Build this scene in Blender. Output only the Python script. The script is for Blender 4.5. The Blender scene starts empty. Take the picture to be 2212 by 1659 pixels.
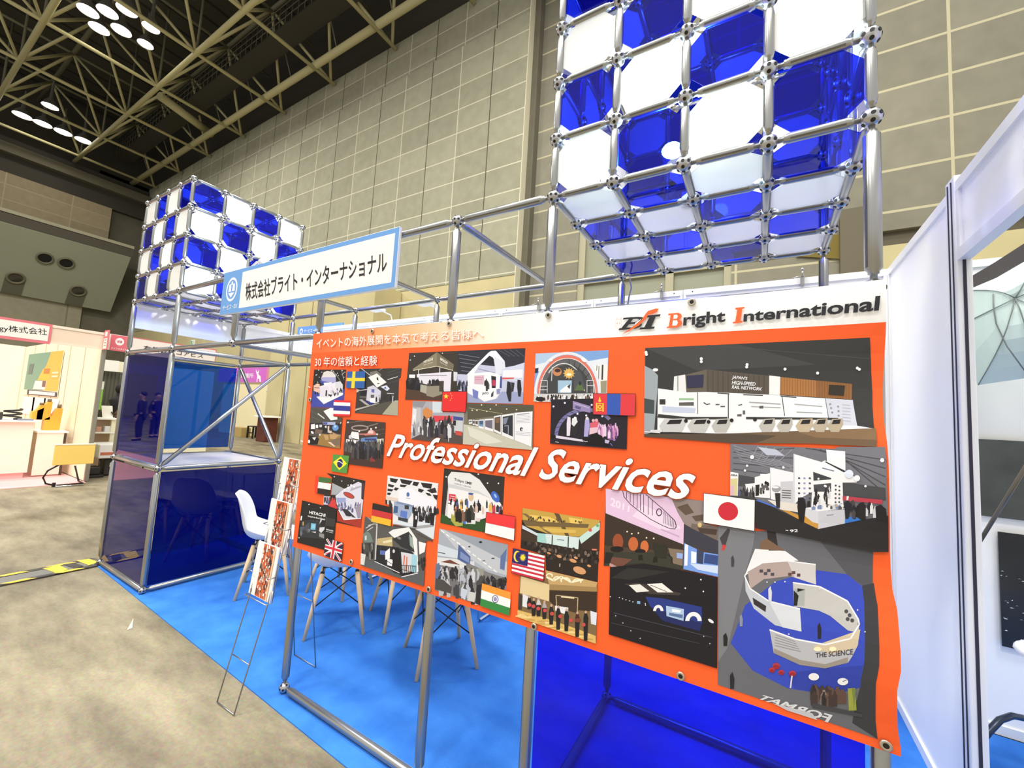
import bpy, bmesh, math, random
from mathutils import Vector, Matrix

C = bpy.context.scene.collection
scene = bpy.context.scene
random.seed(7)

# ------------------------------------------------------------------ camera
CAM = Vector((4.2280, -1.4505, 1.5870))
YAW, PITCH, ROLL, FPX = -0.5432, 0.08129, 0.05796, 884.37
_f = Vector((math.sin(YAW)*math.cos(PITCH), math.cos(YAW)*math.cos(PITCH), math.sin(PITCH)))
_r = Vector((math.cos(YAW), -math.sin(YAW), 0))
_u = _r.cross(_f)
RIGHT = _r*math.cos(ROLL) + _u*math.sin(ROLL)
UP = _u*math.cos(ROLL) - _r*math.sin(ROLL)
FWD = _f
cam_data = bpy.data.cameras.new('camera')
cam_data.sensor_fit = 'HORIZONTAL'
cam_data.sensor_width = 36.0
cam_data.lens = FPX/2212*36.0
cam_data.clip_start = 0.05
cam_data.clip_end = 200
cam = bpy.data.objects.new('camera', cam_data)
C.objects.link(cam)
m3 = Matrix((RIGHT, UP, -FWD)).transposed()
cam.matrix_world = Matrix.Translation(CAM) @ m3.to_4x4()
scene.camera = cam

def ray(px, py):
    return RIGHT*((px-1106)/FPX) - UP*((py-829.5)/FPX) + FWD
def at(px, py, ax, val):
    v = ray(px, py); i = 'xyz'.index(ax)
    return CAM + v*((val-CAM[i])/v[i])

# ------------------------------------------------------------------ view, world, hall lights
scene.view_settings.view_transform = 'Standard'
scene.view_settings.look = 'None'
scene.view_settings.gamma = 1.0
scene.view_settings.exposure = 0.12
scene.view_settings.use_curve_mapping = False
world = bpy.data.worlds.new('hall_air')
scene.world = world
world.use_nodes = True
wn = world.node_tree.nodes['Background']
wn.inputs[0].default_value = (1.0, 0.985, 0.96, 1)
wn.inputs[1].default_value = 0.80

def area_light(name, loc, size, power, col=(1, 0.975, 0.93), target=None, shape='SQUARE'):
    l = bpy.data.lights.new(name, 'AREA')
    l.shape = shape; l.size = size; l.energy = power; l.color = col
    o = bpy.data.objects.new(name, l); C.objects.link(o)
    o.location = loc
    d = (Vector(target)-Vector(loc)) if target else Vector((0, 0, -1))
    o.rotation_euler = d.to_track_quat('-Z', 'Y').to_euler()
    return o
# high-bay lamps of the hall roof, mostly outside the frame
for i, (x, y, p) in enumerate(((-1, -3.5, 2600), (8.5, -3.0, 2600), (4.5, -9, 2600), (-10, -2.5, 3000), (-20, 1.5, 4200), (-4, -10, 2600), (3.2, 3.6, 2200))):
    area_light('hall_light', (x, y, 16.6), 2.4, p*0.40)

# ------------------------------------------------------------------ helpers
def lin(c):
    return tuple(((v/255)/12.92 if v/255 <= 0.04045 else (((v/255)+0.055)/1.055)**2.4) for v in c)

MATS = {}
def mat(name, col, rough=0.5, metal=0.0, spec=0.5, noise=None, emit=None, bump=0.0):
    if name in MATS: return MATS[name]
    m = bpy.data.materials.new(name); m.use_nodes = True
    nt = m.node_tree; b = nt.nodes['Principled BSDF']
    c = lin(col)+(1,)
    b.inputs['Base Color'].default_value = c
    b.inputs['Roughness'].default_value = rough
    b.inputs['Metallic'].default_value = metal
    b.inputs['Specular IOR Level'].default_value = spec
    if noise:
        sc, amt = noise
        tc = nt.nodes.new('ShaderNodeTexCoord')
        n = nt.nodes.new('ShaderNodeTexNoise'); n.inputs['Scale'].default_value = sc; n.inputs['Detail'].default_value = 6
        nt.links.new(tc.outputs['Object'], n.inputs['Vector'])
        mx = nt.nodes.new('ShaderNodeMix'); mx.data_type = 'RGBA'
        mx.inputs[6].default_value = tuple(v*(1-amt) for v in c[:3])+(1,)
        mx.inputs[7].default_value = tuple(min(1, v*(1+amt)) for v in c[:3])+(1,)
        nt.links.new(n.outputs['Fac'], mx.inputs[0])
        nt.links.new(mx.outputs[2], b.inputs['Base Color'])
        if bump:
            bp = nt.nodes.new('ShaderNodeBump'); bp.inputs['Strength'].default_value = bump; bp.inputs['Distance'].default_value = 0.01
            nt.links.new(n.outputs['Fac'], bp.inputs['Height']); nt.links.new(bp.outputs['Normal'], b.inputs['Normal'])
    if emit:
        b.inputs['Emission Color'].default_value = lin(emit[0])+(1,)
        b.inputs['Emission Strength'].default_value = emit[1]
    MATS[name] = m
    return m

class MB:
    """collects shapes into one mesh"""
    def __init__(s): s.bm = bmesh.new(); s.mi = 0
    def _f(s, vs):
        try:
            f = s.bm.faces.new(vs); f.material_index = s.mi; return f
        except ValueError: return None
    def box(s, a, b):
        x0, y0, z0 = a; x1, y1, z1 = b
        v = [s.bm.verts.new(p) for p in ((x0,y0,z0),(x1,y0,z0),(x1,y1,z0),(x0,y1,z0),(x0,y0,z1),(x1,y0,z1),(x1,y1,z1),(x0,y1,z1))]
        for q in ((0,3,2,1),(4,5,6,7),(0,1,5,4),(1,2,6,5),(2,3,7,6),(3,0,4,7)): s._f([v[i] for i in q])
        return s
    def bev_box(s, a, b, w=0.004):
        t = bmesh.new()
        bmesh.ops.create_cube(t, size=1)
        sz = [b[i]-a[i] for i in range(3)]; ce = [(b[i]+a[i])/2 for i in range(3)]
        for v in t.verts: v.co = Vector([v.co[i]*sz[i]+ce[i] for i in range(3)])
        bmesh.ops.bevel(t, geom=t.edges[:], offset=w, segments=2, affect='EDGES', profile=.5)
        s.add(t); return s
    def add(s, t, mtx=None):
        mp = {}
        for v in t.verts: mp[v] = s.bm.verts.new(mtx @ v.co if mtx else v.co)
        for f in t.faces:
            g = s._f([mp[v] for v in f.verts])
            if g: g.smooth = f.smooth
        t.free(); return s
    def lathe(s, prof, p0=(0,0,0), p1=None, n=12, cap=True, smooth=True):
        """prof: list of (t along axis in metres, radius)"""
        p0 = Vector(p0); d = (Vector(p1)-p0) if p1 is not None else Vector((0,0,1))
        d.normalize(); q = d.to_track_quat('Z', 'Y').to_matrix()
        rings = []
        for t, r in prof:
            rings.append([s.bm.verts.new(p0 + q @ Vector((r*math.cos(2*math.pi*k/n), r*math.sin(2*math.pi*k/n), t))) for k in range(n)])
        for a, b in zip(rings, rings[1:]):
            for k in range(n):
                f = s._f([a[k], a[(k+1)%n], b[(k+1)%n], b[k]])
                if f: f.smooth = smooth
        if cap:
            s._f(rings[0][::-1]); s._f(rings[-1])
        return s
    def cyl(s, p0, p1, r, r2=None, n=12, smooth=True):
        L = (Vector(p1)-Vector(p0)).length
        return s.lathe([(0, r), (L, r if r2 is None else r2)], p0, p1, n, True, smooth)
    def path(s, pts, r, n=8):
        pts = [Vector(p) for p in pts]; rings = []
        for i, p in enumerate(pts):
            d = (pts[min(i+1, len(pts)-1)]-pts[max(i-1, 0)]).normalized()
            q = d.to_track_quat('Z', 'Y').to_matrix()
            rings.append((p, q))
        up = Vector((0,0,1)); rr = []
        for p, q in rings:
            d = q @ Vector((0,0,1)); a = d.cross(up)
            if a.length < 1e-3: a = d.cross(Vector((1,0,0)))
            a.normalize(); b = d.cross(a)
            rr.append([s.bm.verts.new(p + (a*math.cos(2*math.pi*k/n)+b*math.sin(2*math.pi*k/n))*r) for k in range(n)])
        for a, b in zip(rr, rr[1:]):
            for k in range(n):
                f = s._f([a[k], a[(k+1)%n], b[(k+1)%n], b[k]])
                if f: f.smooth = True
        s._f(rr[0][::-1]); s._f(rr[-1]); return s
    def sphere(s, c, r, n=14, m=9, sc=(1,1,1)):
        t = bmesh.new(); bmesh.ops.create_uvsphere(t, u_segments=n, v_segments=m, radius=1)
        for v in t.verts: v.co = Vector((c[0]+v.co.x*r*sc[0], c[1]+v.co.y*r*sc[1], c[2]+v.co.z*r*sc[2]))
        for f in t.faces: f.smooth = True
        return s.add(t)
    def poly(s, pts):
        return s._f([s.bm.verts.new(p) for p in pts])
    def prism(s, pts, vec):
        """extrude a planar outline by vec"""
        v = Vector(vec); a = [s.bm.verts.new(Vector(p)) for p in pts]; b = [s.bm.verts.new(Vector(p)+v) for p in pts]
        s._f(a[::-1]); s._f(b); n = len(pts)
        for k in range(n): s._f([a[k], a[(k+1)%n], b[(k+1)%n], b[k]])
        return s
    def disc(s, c, nrm, r, n=16):
        q = Vector(nrm).to_track_quat('Z', 'Y').to_matrix()
        return s.poly([Vector(c)+q @ Vector((r*math.cos(2*math.pi*k/n), r*math.sin(2*math.pi*k/n), 0)) for k in range(n)])
    def mesh(s, name, mats, recalc=True, origin=None):
        if origin is not None:
            o = Vector(origin)
            for v in s.bm.verts: v.co -= o
        if recalc: bmesh.ops.recalc_face_normals(s.bm, faces=s.bm.faces[:])
        me = bpy.data.meshes.new(name); s.bm.to_mesh(me); s.bm.free()
        for m in (mats if isinstance(mats, (list, tuple)) else [mats]): me.materials.append(m)
        return me

def tag(o, label=None, cat=None, group=None, kind=None):
    if label: o['label'] = label
    if cat: o['category'] = cat
    if group: o['group'] = group
    if kind: o['kind'] = kind
    return o
def link(name, me, parent=None, loc=None, mtx=None):
    o = bpy.data.objects.new(name, me); C.objects.link(o)
    if parent is not None: o.parent = parent
    if mtx is not None: o.matrix_basis = mtx
    elif loc is not None: o.location = loc
    return o
def thing(name, label, cat, loc=(0,0,0), rz=0, group=None):
    o = bpy.data.objects.new(name, None); C.objects.link(o)
    o.empty_display_size = 0.05
    o.location = loc; o.rotation_euler = (0, 0, rz)
    return tag(o, label, cat, group)
def wloc(p):
    """world location of a parent chain of unrotated empties"""
    v = Vector((0,0,0))
    while p is not None: v += Vector(p.location); p = p.parent
    return v
def part(name, mb, mats, parent, label=None):
    """mesh given in world coordinates, hung under an unrotated thing"""
    o = link(name, mb.mesh(name, mats, origin=wloc(parent)), parent)
    if label: o['label'] = label
    return o
def lpart(name, mb, mats, parent, label=None):
    """mesh given in the local coordinates of its thing"""
    o = link(name, mb.mesh(name, mats), parent)
    if label: o['label'] = label
    return o
def solo(name, mb, mats, label=None, cat=None, group=None, kind=None, origin=None):
    """a thing made of one mesh; mesh in world coordinates"""
    if origin is None:
        vs = [v.co for v in mb.bm.verts]
        origin = ((min(v.x for v in vs)+max(v.x for v in vs))/2, (min(v.y for v in vs)+max(v.y for v in vs))/2, min(v.z for v in vs))
    o = link(name, mb.mesh(name, mats, origin=origin), None, origin)
    return tag(o, label, cat, group, kind)
def copy_tree(o, parent=None):
    c = o.copy(); C.objects.link(c)
    if parent is not None: c.parent = parent
    for ch in list(o.children): copy_tree(ch, c)
    return c

# ------------------------------------------------------------------ text and printed graphics
def text_polys(s, bold=0.0, shear=0.0):
    """triangles of a string, as lists of 2-D points, normalised to its bounding box"""
    cu = bpy.data.curves.new('lettering', 'FONT'); cu.body = s; cu.fill_mode = 'FRONT'
    cu.offset = bold; cu.shear = shear; cu.resolution_u = 3
    ob = bpy.data.objects.new('lettering', cu); C.objects.link(ob)
    dg = bpy.context.evaluated_depsgraph_get(); dg.update()
    me = bpy.data.meshes.new_from_object(ob.evaluated_get(dg))
    tris = [[me.vertices[i].co.xy.copy() for i in p.vertices] for p in me.polygons]
    bpy.data.objects.remove(ob); bpy.data.curves.remove(cu); bpy.data.meshes.remove(me)
    if not tris: return []
    xs = [v.x for t in tris for v in t]; ys = [v.y for t in tris for v in t]
    x0, x1, y0, y1 = min(xs), max(xs), min(ys), max(ys)
    return [[((v.x-x0)/(x1-x0), (v.y-y0)/(y1-y0)) for v in t] for t in tris]

print_mat = bpy.data.materials.new('printed_ink'); print_mat.use_nodes = True
_nt = print_mat.node_tree; _a = _nt.nodes.new('ShaderNodeAttribute'); _a.attribute_name = 'ink'
_nt.links.new(_a.outputs['Color'], _nt.nodes['Principled BSDF'].inputs['Base Color'])
_nt.nodes['Principled BSDF'].inputs['Roughness'].default_value = 0.55
_nt.nodes['Principled BSDF'].inputs['Specular IOR Level'].default_value = 0.25

class Print:
    """flat printed picture: coloured outlines laid over each other by fractions of a millimetre.
    o origin, ex ey in-plane axes, en normal towards the reader; coordinates in metres on the sheet"""
    def __init__(s, o, ex, ey, en, step=0.00012, base=0.0006):
        s.o, s.ex, s.ey, s.en = Vector(o), Vector(ex), Vector(ey), Vector(en)
        s.faces = []; s.k = 0; s.step = step; s.base = base
    def poly(s, col, pts, flat=False):
        if not flat: s.k += 1
        h = s.base + s.k*s.step
        s.faces.append((pts, col, h))
    def quad_text(s, txt, col, TL, TR, BR, BL, bold=0.0, shear=0.0):
        s.k += 1
        for t in text_polys(txt, bold, shear):
            pts = []
            for u, v in t:
                top = (TL[0]*(1-u)+TR[0]*u, TL[1]*(1-u)+TR[1]*u); bot = (BL[0]*(1-u)+BR[0]*u, BL[1]*(1-u)+BR[1]*u)
                pts.append((bot[0]*(1-v)+top[0]*v, bot[1]*(1-v)+top[1]*v))
            s.poly(col, pts, True)
    def build(s, name, parent, warp=None, cut=None):
        bm = bmesh.new(); lay = bm.loops.layers.float_color.new('ink')
        for pts, col, h in s.faces:
            vs = [bm.verts.new((p[0], p[1], h)) for p in pts]
            try: f = bm.faces.new(vs)
            except ValueError: continue
            f.normal_update()
            if f.normal.z < 0: f.normal_flip()
            multi = isinstance(col[0], (tuple, list))
            idx = {v: i for i, v in enumerate(vs)}
            ink = lambda c: lin([14+v*.945 for v in c])+(1,)
            for l in f.loops: l[lay] = ink(col[idx[l.vert]]) if multi else ink(col)
        if cut:
            bmesh.ops.triangulate(bm, faces=bm.faces[:])
            for axis, val in cut:
                co, no = {'x': ((val, 0, 0), (1, 0, 0)), 'y': ((0, val, 0), (0, 1, 0)), 'd': ((val, 0, 0), (.70710678, -.70710678, 0))}[axis]
                bmesh.ops.bisect_plane(bm, geom=bm.verts[:]+bm.edges[:]+bm.faces[:], plane_co=co, plane_no=no, dist=1e-5)
        org = wloc(parent) if parent is not None else Vector((0,0,0))
        for v in bm.verts:
            x, y, h = v.co
            if warp: x, y, dh = warp(x, y); h += dh
            v.co = s.o + s.ex*x + s.ey*y + s.en*h - org
        me = bpy.data.meshes.new(name); bm.to_mesh(me); bm.free()
        me.materials.append(print_mat)
        return link(name, me, parent)
# ================================================================== the hall
def wall_mat(name, col, px_, pz_, x0, z0, axis, jcol, jw=0.02, dark=None):
    """concrete panels with joints; axis 0 = wall along x, 1 = wall along y"""
    m = bpy.data.materials.new(name); m.use_nodes = True
    nt = m.node_tree; N = nt.nodes; L = nt.links; b = N['Principled BSDF']
    b.inputs['Roughness'].default_value = 0.85; b.inputs['Specular IOR Level'].default_value = 0.15
    g = N.new('ShaderNodeNewGeometry'); sp = N.new('ShaderNodeSeparateXYZ'); L.new(g.outputs['Position'], sp.inputs[0])
    def mth(op, a, bb=None):
        n = N.new('ShaderNodeMath'); n.operation = op
        for i, v in enumerate((a, bb)):
            if v is None: continue
            if isinstance(v, (int, float)): n.inputs[i].default_value = v
            else: L.new(v, n.inputs[i])
        return n.outputs[0]
    h = sp.outputs[axis]; z = sp.outputs[2]
    u = mth('DIVIDE', mth('SUBTRACT', h, x0), px_); w = mth('DIVIDE', mth('SUBTRACT', z, z0), pz_)
    def line(v, period, width):
        f = mth('ABSOLUTE', mth('SUBTRACT', mth('FRACT', mth('ADD', v, 0.5)), 0.5))
        return mth('LESS_THAN', f, width/period)
    lu, lw = line(u, px_, jw), line(w, pz_, jw)
    cv = N.new('ShaderNodeCombineXYZ'); L.new(mth('FLOOR', u), cv.inputs[0]); L.new(mth('FLOOR', w), cv.inputs[1])
    wn_ = N.new('ShaderNodeTexWhiteNoise'); L.new(cv.outputs[0], wn_.inputs['Vector'])
    ns = N.new('ShaderNodeTexNoise'); ns.inputs['Scale'].default_value = 3.0; ns.inputs['Detail'].default_value = 8; L.new(g.outputs['Position'], ns.inputs['Vector'])
    val = mth('ADD', mth('MULTIPLY', wn_.outputs['Value'], 0.16), mth('MULTIPLY', ns.outputs['Fac'], 0.35))
    val = mth('ADD', val, 0.74)
    mx = N.new('ShaderNodeMix'); mx.data_type = 'RGBA'; mx.blend_type = 'MULTIPLY'; mx.inputs[0].default_value = 1
    mx.inputs[6].default_value = lin(col)+(1,)
    cc = N.new('ShaderNodeCombineColor'); [L.new(val, cc.inputs[i]) for i in range(3)]
    L.new(cc.outputs[0], mx.inputs[7])
    # every other upright joint is an open dark one
    odd = mth('LESS_THAN', mth('FRACT', mth('MULTIPLY', mth('ADD', mth('FLOOR', mth('ADD', u, 0.5)), 0.25), 0.5)), 0.5)
    jl = mth('MAXIMUM', lw, mth('MULTIPLY', lu, odd) if dark else lu)
    m2 = N.new('ShaderNodeMix'); m2.data_type = 'RGBA'; L.new(jl, m2.inputs[0]); L.new(mx.outputs[2], m2.inputs[6]); m2.inputs[7].default_value = lin(jcol)+(1,)
    out = m2.outputs[2]
    if dark:
        m3_ = N.new('ShaderNodeMix'); m3_.data_type = 'RGBA'
        L.new(mth('MULTIPLY', lu, mth('SUBTRACT', 1.0, odd)), m3_.inputs[0]); L.new(out, m3_.inputs[6]); m3_.inputs[7].default_value = lin(dark)+(1,)
        out = m3_.outputs[2]
    L.new(out, b.inputs['Base Color'])
    return m

# floor: worn concrete
fm = bpy.data.materials.new('concrete_floor'); fm.use_nodes = True
nt = fm.node_tree; N = nt.nodes; L = nt.links; b = N['Principled BSDF']
b.inputs['Roughness'].default_value = 0.55; b.inputs['Specular IOR Level'].default_value = 0.3
g = N.new('ShaderNodeNewGeometry')
mp = N.new('ShaderNodeMapping'); mp.inputs['Scale'].default_value = (0.35, 1.0, 1.0); mp.inputs['Rotation'].default_value = (0, 0, 0.5); L.new(g.outputs['Position'], mp.inputs[0])
n1 = N.new('ShaderNodeTexNoise'); n1.inputs['Scale'].default_value = 2.2; n1.inputs['Detail'].default_value = 10; n1.inputs['Roughness'].default_value = 0.68; L.new(mp.outputs[0], n1.inputs['Vector'])
cr = N.new('ShaderNodeValToRGB'); e = cr.color_ramp.elements
e[0].position = 0.30; e[0].color = lin((88, 80, 66))+(1,)
e[1].position = 0.66; e[1].color = lin((164, 154, 126))+(1,)
x = e.new(0.46); x.color = lin((128, 119, 97))+(1,)
L.new(n1.outputs['Fac'], cr.inputs[0])
n2 = N.new('ShaderNodeTexNoise'); n2.inputs['Scale'].default_value = 60; n2.inputs['Detail'].default_value = 4; L.new(g.outputs['Position'], n2.inputs['Vector'])
mx = N.new('ShaderNodeMix'); mx.data_type = 'RGBA'; mx.blend_type = 'OVERLAY'; mx.inputs[0].default_value = 0.35
L.new(cr.outputs[0], mx.inputs[6]); L.new(n2.outputs['Color'], mx.inputs[7]); L.new(mx.outputs[2], b.inputs['Base Color'])
bp = N.new('ShaderNodeBump'); bp.inputs['Strength'].default_value = 0.25; bp.inputs['Distance'].default_value = 0.01
L.new(n1.outputs['Fac'], bp.inputs['Height']); L.new(bp.outputs['Normal'], b.inputs['Normal'])
q = MB(); q.box((-37.4, -16, -0.2), (16, 11.0, 0)); solo('floor', q, fm, kind='structure', origin=(0, 0, 0))

WY = 9.9
wm = wall_mat('panel_wall', (158, 156, 134), 1.505, 0.975, -2.74, 6.44, 0, (206, 202, 176), 0.02, (88, 84, 70))
raw = mat('raw_concrete', (196, 184, 138), 0.9, noise=(0.8, 0.22))
q = MB(); q.box((-37.4, WY, 6.35), (-2.74, WY+0.3, 15.9)); q.box((-37.4, WY+0.12, 15.9), (-2.74, WY+0.35, 17.9))
q.mi = 1; q.box((-37.4, WY+0.02, 0), (-2.74, WY+0.3, 6.35))
solo('wall_back', q, [wm, raw], kind='structure', origin=(0, 0, 0))
tr = mat('joint_trim', (214, 208, 180), 0.7)
q = MB(); q.box((-2.755, WY-0.02, 3.0), (-2.725, WY+0.3, 17.9)); solo('trim_1', q, tr, kind='structure')
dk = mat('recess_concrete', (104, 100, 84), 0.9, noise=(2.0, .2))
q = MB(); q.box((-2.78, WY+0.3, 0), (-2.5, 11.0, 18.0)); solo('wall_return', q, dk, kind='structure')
# right-hand bay, set back
RY = 10.5
wr = wall_mat('wide_panel_wall', (138, 134, 117), 4.1, 0.985, 7.8, 6.73, 0, (190, 182, 150), 0.028)
q = MB(); q.box((-2.6, RY, 0), (-0.78, RY+0.4, 18)); q.box((-0.78, RY, 8.7), (3.6, RY+0.4, 18)); q.box((3.6, RY, 6.3), (16, RY+0.4, 18))
q.mi = 1; q.box((3.6, RY+.12, 5.95), (16, RY+0.4, 6.3)); q.mi = 2; q.box((6.3, RY, 0), (16, RY+0.4, 5.95)); q.mi = 0; q.box((3.6, RY, 0), (5.9, RY+.4, 5.95))
solo('wall_back.001', q, [wr, mat('dark_band', (92, 86, 68), .8), raw], kind='structure', origin=(0, 0, 0))
q = MB(); q.box((5.85, RY-.16, 0), (6.3, RY+.1, 6.9)); solo('pillar', q, mat('pillar_grey', (104, 97, 78), .8), kind='structure')
# big shutter doors between
sh = mat('shutter_green', (142, 144, 122), .6, noise=(1, .06)); fr = mat('shutter_frame', (168, 162, 134), .6)
t = thing('door_1', None, None, (1.4, RY+0.2, 0)); tag(t, kind='structure')
q = MB(); q.box((-0.7, RY+.15, 0), (3.6, RY+.3, 8.7)); part('door_leaf', q, sh, t)
q = MB()
for x in (-.78, 1.92, 3.42): q.box((x, RY+.05, 0), (x+.22, RY+.25, 8.7))
q.box((-.78, RY+.05, 5.95), (3.6, RY+.22, 6.1)); q.box((-.78, RY+.05, 8.5), (3.6, RY+.22, 8.7))
part('door_frame', q, fr, t)
# stained canvas sheet in the opening beside the pillar
q = MB()
q.poly([(5.0, RY-.06, 6.35), (5.85, RY-.06, 6.35), (5.85, RY-.06, 5.75), (5.0, RY-.06, 5.95)]); solo('tarpaulin', q, mat('mustard_canvas', (118, 104, 46), .9), 'mustard brown canvas sheet on the wall beside the grey pillar', 'sheet')

# left wall, far away, with the sloped air-duct soffit
LX = -37.0
wl = wall_mat('end_wall_panels', (164, 150, 122), 3.0, 0.98, 0, 12.6, 1, (180, 168, 140), 0.03)
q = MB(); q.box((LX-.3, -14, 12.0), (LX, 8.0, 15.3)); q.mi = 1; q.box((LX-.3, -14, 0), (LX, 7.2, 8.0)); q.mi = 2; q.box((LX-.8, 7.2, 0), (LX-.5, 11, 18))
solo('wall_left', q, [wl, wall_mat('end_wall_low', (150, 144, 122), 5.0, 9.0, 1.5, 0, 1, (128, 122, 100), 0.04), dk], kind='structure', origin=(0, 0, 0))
q = MB(); q.box((LX-.6, -14, 15.3), (LX-.1, 10, 17.6)); q.mi = 1; q.box((LX-.4, -14, 16.5), (LX+.35, 10, 17.1))
q.mi = 0; q.box((LX-.8, -14, 17.6), (LX-.5, 11, 22.3)); q.box((-40, WY+.4, 17.9), (-2.5, WY+.6, 22.3)); q.box((-40, -14.2, 0), (LX-.3, -14, 22))
solo('trim_2', q, [mat('dark_girder', (62, 58, 48), .8), mat('girder', (104, 98, 80), .8)], kind='structure')
t = thing('air_duct_soffit', 'long grey sloped duct box with round air nozzles on the far end wall', 'air duct', (LX, 0, 7.6))
ds = mat('duct_grey', (150, 152, 130), .7, noise=(.6, .06))
q = MB(); q.prism([(LX+.02, -14, 7.7), (LX+.3, -14, 7.6), (LX+3.0, -14, 11.3), (LX+3.0, -14, 11.9), (LX+.02, -14, 11.9)], (0, 22.6, 0)); part('duct_casing', q, ds, t)
q = MB(); q.box((LX+2.2, -14, 11.95), (LX+3.05, 8.7, 12.15)); part('ledge', q, mat('ledge_pale', (172, 166, 140), .7), t)
q = MB(); q.box((LX+2.98, -14, 11.35), (LX+3.06, 8.7, 11.9)); part('dark_strip', q, mat('strip_dark', (84, 78, 66), .8), t)
blk = mat('nozzle_black', (14, 13, 12), .6)
sl = Vector((3.7, 0, -2.7)).normalized()
def on_slope(px, py):
    v = ray(px, py); p0 = Vector((LX+.3, 0, 7.6)); return CAM + v*((p0-CAM).dot(sl)/v.dot(sl))
for px, py in ((97, 557), (143, 568), (-40, 520)):
    c = on_slope(px, py)
    nz = part('air_nozzle', MB().lathe([(-.05, .40), (.10, .40), (.12, .33), (.02, .29)], c, c+sl, 24, False), mat('nozzle_rim', (112, 106, 84), .5), t)
    q = MB(); q.disc(c+sl*.04, sl, .30, 24); part('nozzle_bore', q, blk, nz)
for px, py in ((34, 600), (169, 628)):
    c = on_slope(px, py)
    nz = part('air_nozzle', MB().lathe([(-.05, .42), (.08, .42), (.1, .34), (0, .29)], c, c+sl, 24, False), mat('nozzle_rim', (112, 106, 84), .5), t)
    q = MB(); q.disc(c+sl*.03, sl, .30, 24); part('nozzle_bore', q, mat('nozzle_dim', (70, 66, 54), .6), nz)
    q = MB(); dn = Vector((-2.7, 0, -3.7)).normalized(); yv = Vector((0, .42, 0)); e0 = c+sl*.03
    Ls = (c.z-7.62)/-dn.z
    q.poly([e0-yv, e0+yv, e0+yv+dn*Ls, e0-yv+dn*Ls]); part('duct_slot', q, mat('slot_grey', (98, 96, 80), .8), t)

# roof: deck, space frame, pipes, catwalk
deck = bpy.data.materials.new('roof_deck'); deck.use_nodes = True
nt = deck.node_tree; N = nt.nodes; L = nt.links; b = N['Principled BSDF']; b.inputs['Roughness'].default_value = .8
g = N.new('ShaderNodeNewGeometry'); wv = N.new('ShaderNodeTexWave'); wv.bands_direction = 'X'; wv.inputs['Scale'].default_value = 0.28
L.new(g.outputs['Position'], wv.inputs['Vector'])
cr = N.new('ShaderNodeValToRGB'); e = cr.color_ramp.elements; e[0].position = .0; e[0].color = lin((24, 22, 18))+(1,); e[1].position = .12; e[1].color = lin((62, 59, 48))+(1,)
L.new(wv.outputs['Fac'], cr.inputs[0]); L.new(cr.outputs[0], b.inputs['Base Color'])
q = MB(); q.box((-40, -16, 22.0), (-1.5, 12, 22.3)); q.box((-1.5, 5.6, 18.0), (16, 12, 18.3)); solo('ceiling', q, deck, kind='structure', origin=(0, 0, 22))
steel = mat('roof_steel', (186, 178, 132), .55); steel2 = mat('roof_steel_dim', (112, 108, 86), .6)
t = thing('roof_space_frame', 'beige steel tube space frame under the dark hall roof', 'roof truss', (-18, 4, 17.6))
XS = [-14.0-4.3*k for k in range(-3, 6)]; YS = [-2.3, 1.75, 5.75, 9.75]; ZL, ZU = 17.6, 20.6
for y in YS[:3]: part('lower_chord', MB().cyl((XS[0], y, ZL), (-36.8, y, ZL), .115, n=8), steel, t)
for x in XS: part('cross_chord', MB().cyl((x, -4.5, ZL), (x, 9.95, ZL), .085, n=8), steel, t)
UX = [x-2.15 for x in XS]; UY = [-.3, 3.75, 7.75]
for y in UY: part('upper_chord', MB().cyl((UX[0], y, ZU), (-36.8, y, ZU), .11, n=8), steel2, t)
for x in UX[:-1]: part('upper_cross', MB().cyl((x, -4.5, ZU), (x, 9.9, ZU), .08, n=8), steel2, t)
for x in UX[:-1]:
    for y in UY:
        for dx in (-2.15, 2.15):
            for dy in (-2.03, 2.0): part('diagonal', MB().cyl((x, y, ZU), (x+dx, y+dy, ZL), .07, n=6), steel, t)
for o in [c for c in t.children if c.name.startswith('diagonal')][100:]:
    pass
for x in XS[1:]:
    for y in YS[1:3]: part('hanger', MB().cyl((x, y, ZL), (x+.1, y, 21.9), .05, n=6), steel2, t)
def solo_t(name, q, m_, label, cat): return solo(name, q, m_, label, cat)
solo_t('pipe', MB().cyl((-37, 8.9, 17.75), (-6.6, 8.9, 17.75), .16, n=16), steel, 'thick beige pipe running along the top of the panelled wall', 'pipe')
p0 = at(345, 203, 'z', 18.4); p1 = at(462, 290, 'z', 18.2)
solo_t('pipe', MB().cyl((p0.x, p0.y, 18.3), (p1.x-.3, p1.y, 18.3), .23, n=16), steel, 'short thick beige pipe across the roof bay between two truss tubes', 'pipe')
t2 = thing('catwalk', 'dark steel catwalk with mesh railing hung under the roof by the long wall', 'catwalk', (-20, 8.2, 18.9))
cg = mat('catwalk_steel', (58, 55, 46), .7)
q = MB(); q.box((-36, 7.6, 18.9), (-8.5, 8.5, 18.98)); part('walkway', q, cg, t2)
q = MB()
for k in range(0, 56): q.cyl((-36+.5*k, 7.6, 18.98), (-36+.5*k, 7.6, 20.0), .015, n=5)
for z in (19.3, 19.65, 20.0): q.cyl((-36, 7.6, z), (-8.5, 7.6, z), .02, n=5)
part('railing', q, mat('catwalk_rail', (98, 94, 78), .6), t2)
for k in range(8):
    q = MB(); q.cyl((-34+3.6*k, 8.5, 18.9), (-34+3.6*k, 8.9, 17.9), .03, n=6); q.cyl((-33.2+3.6*k, 9.6, 18.6), (-34+3.6*k, 8.9, 17.9), .05, n=6); part('bracket', q, steel2, t2)
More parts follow.
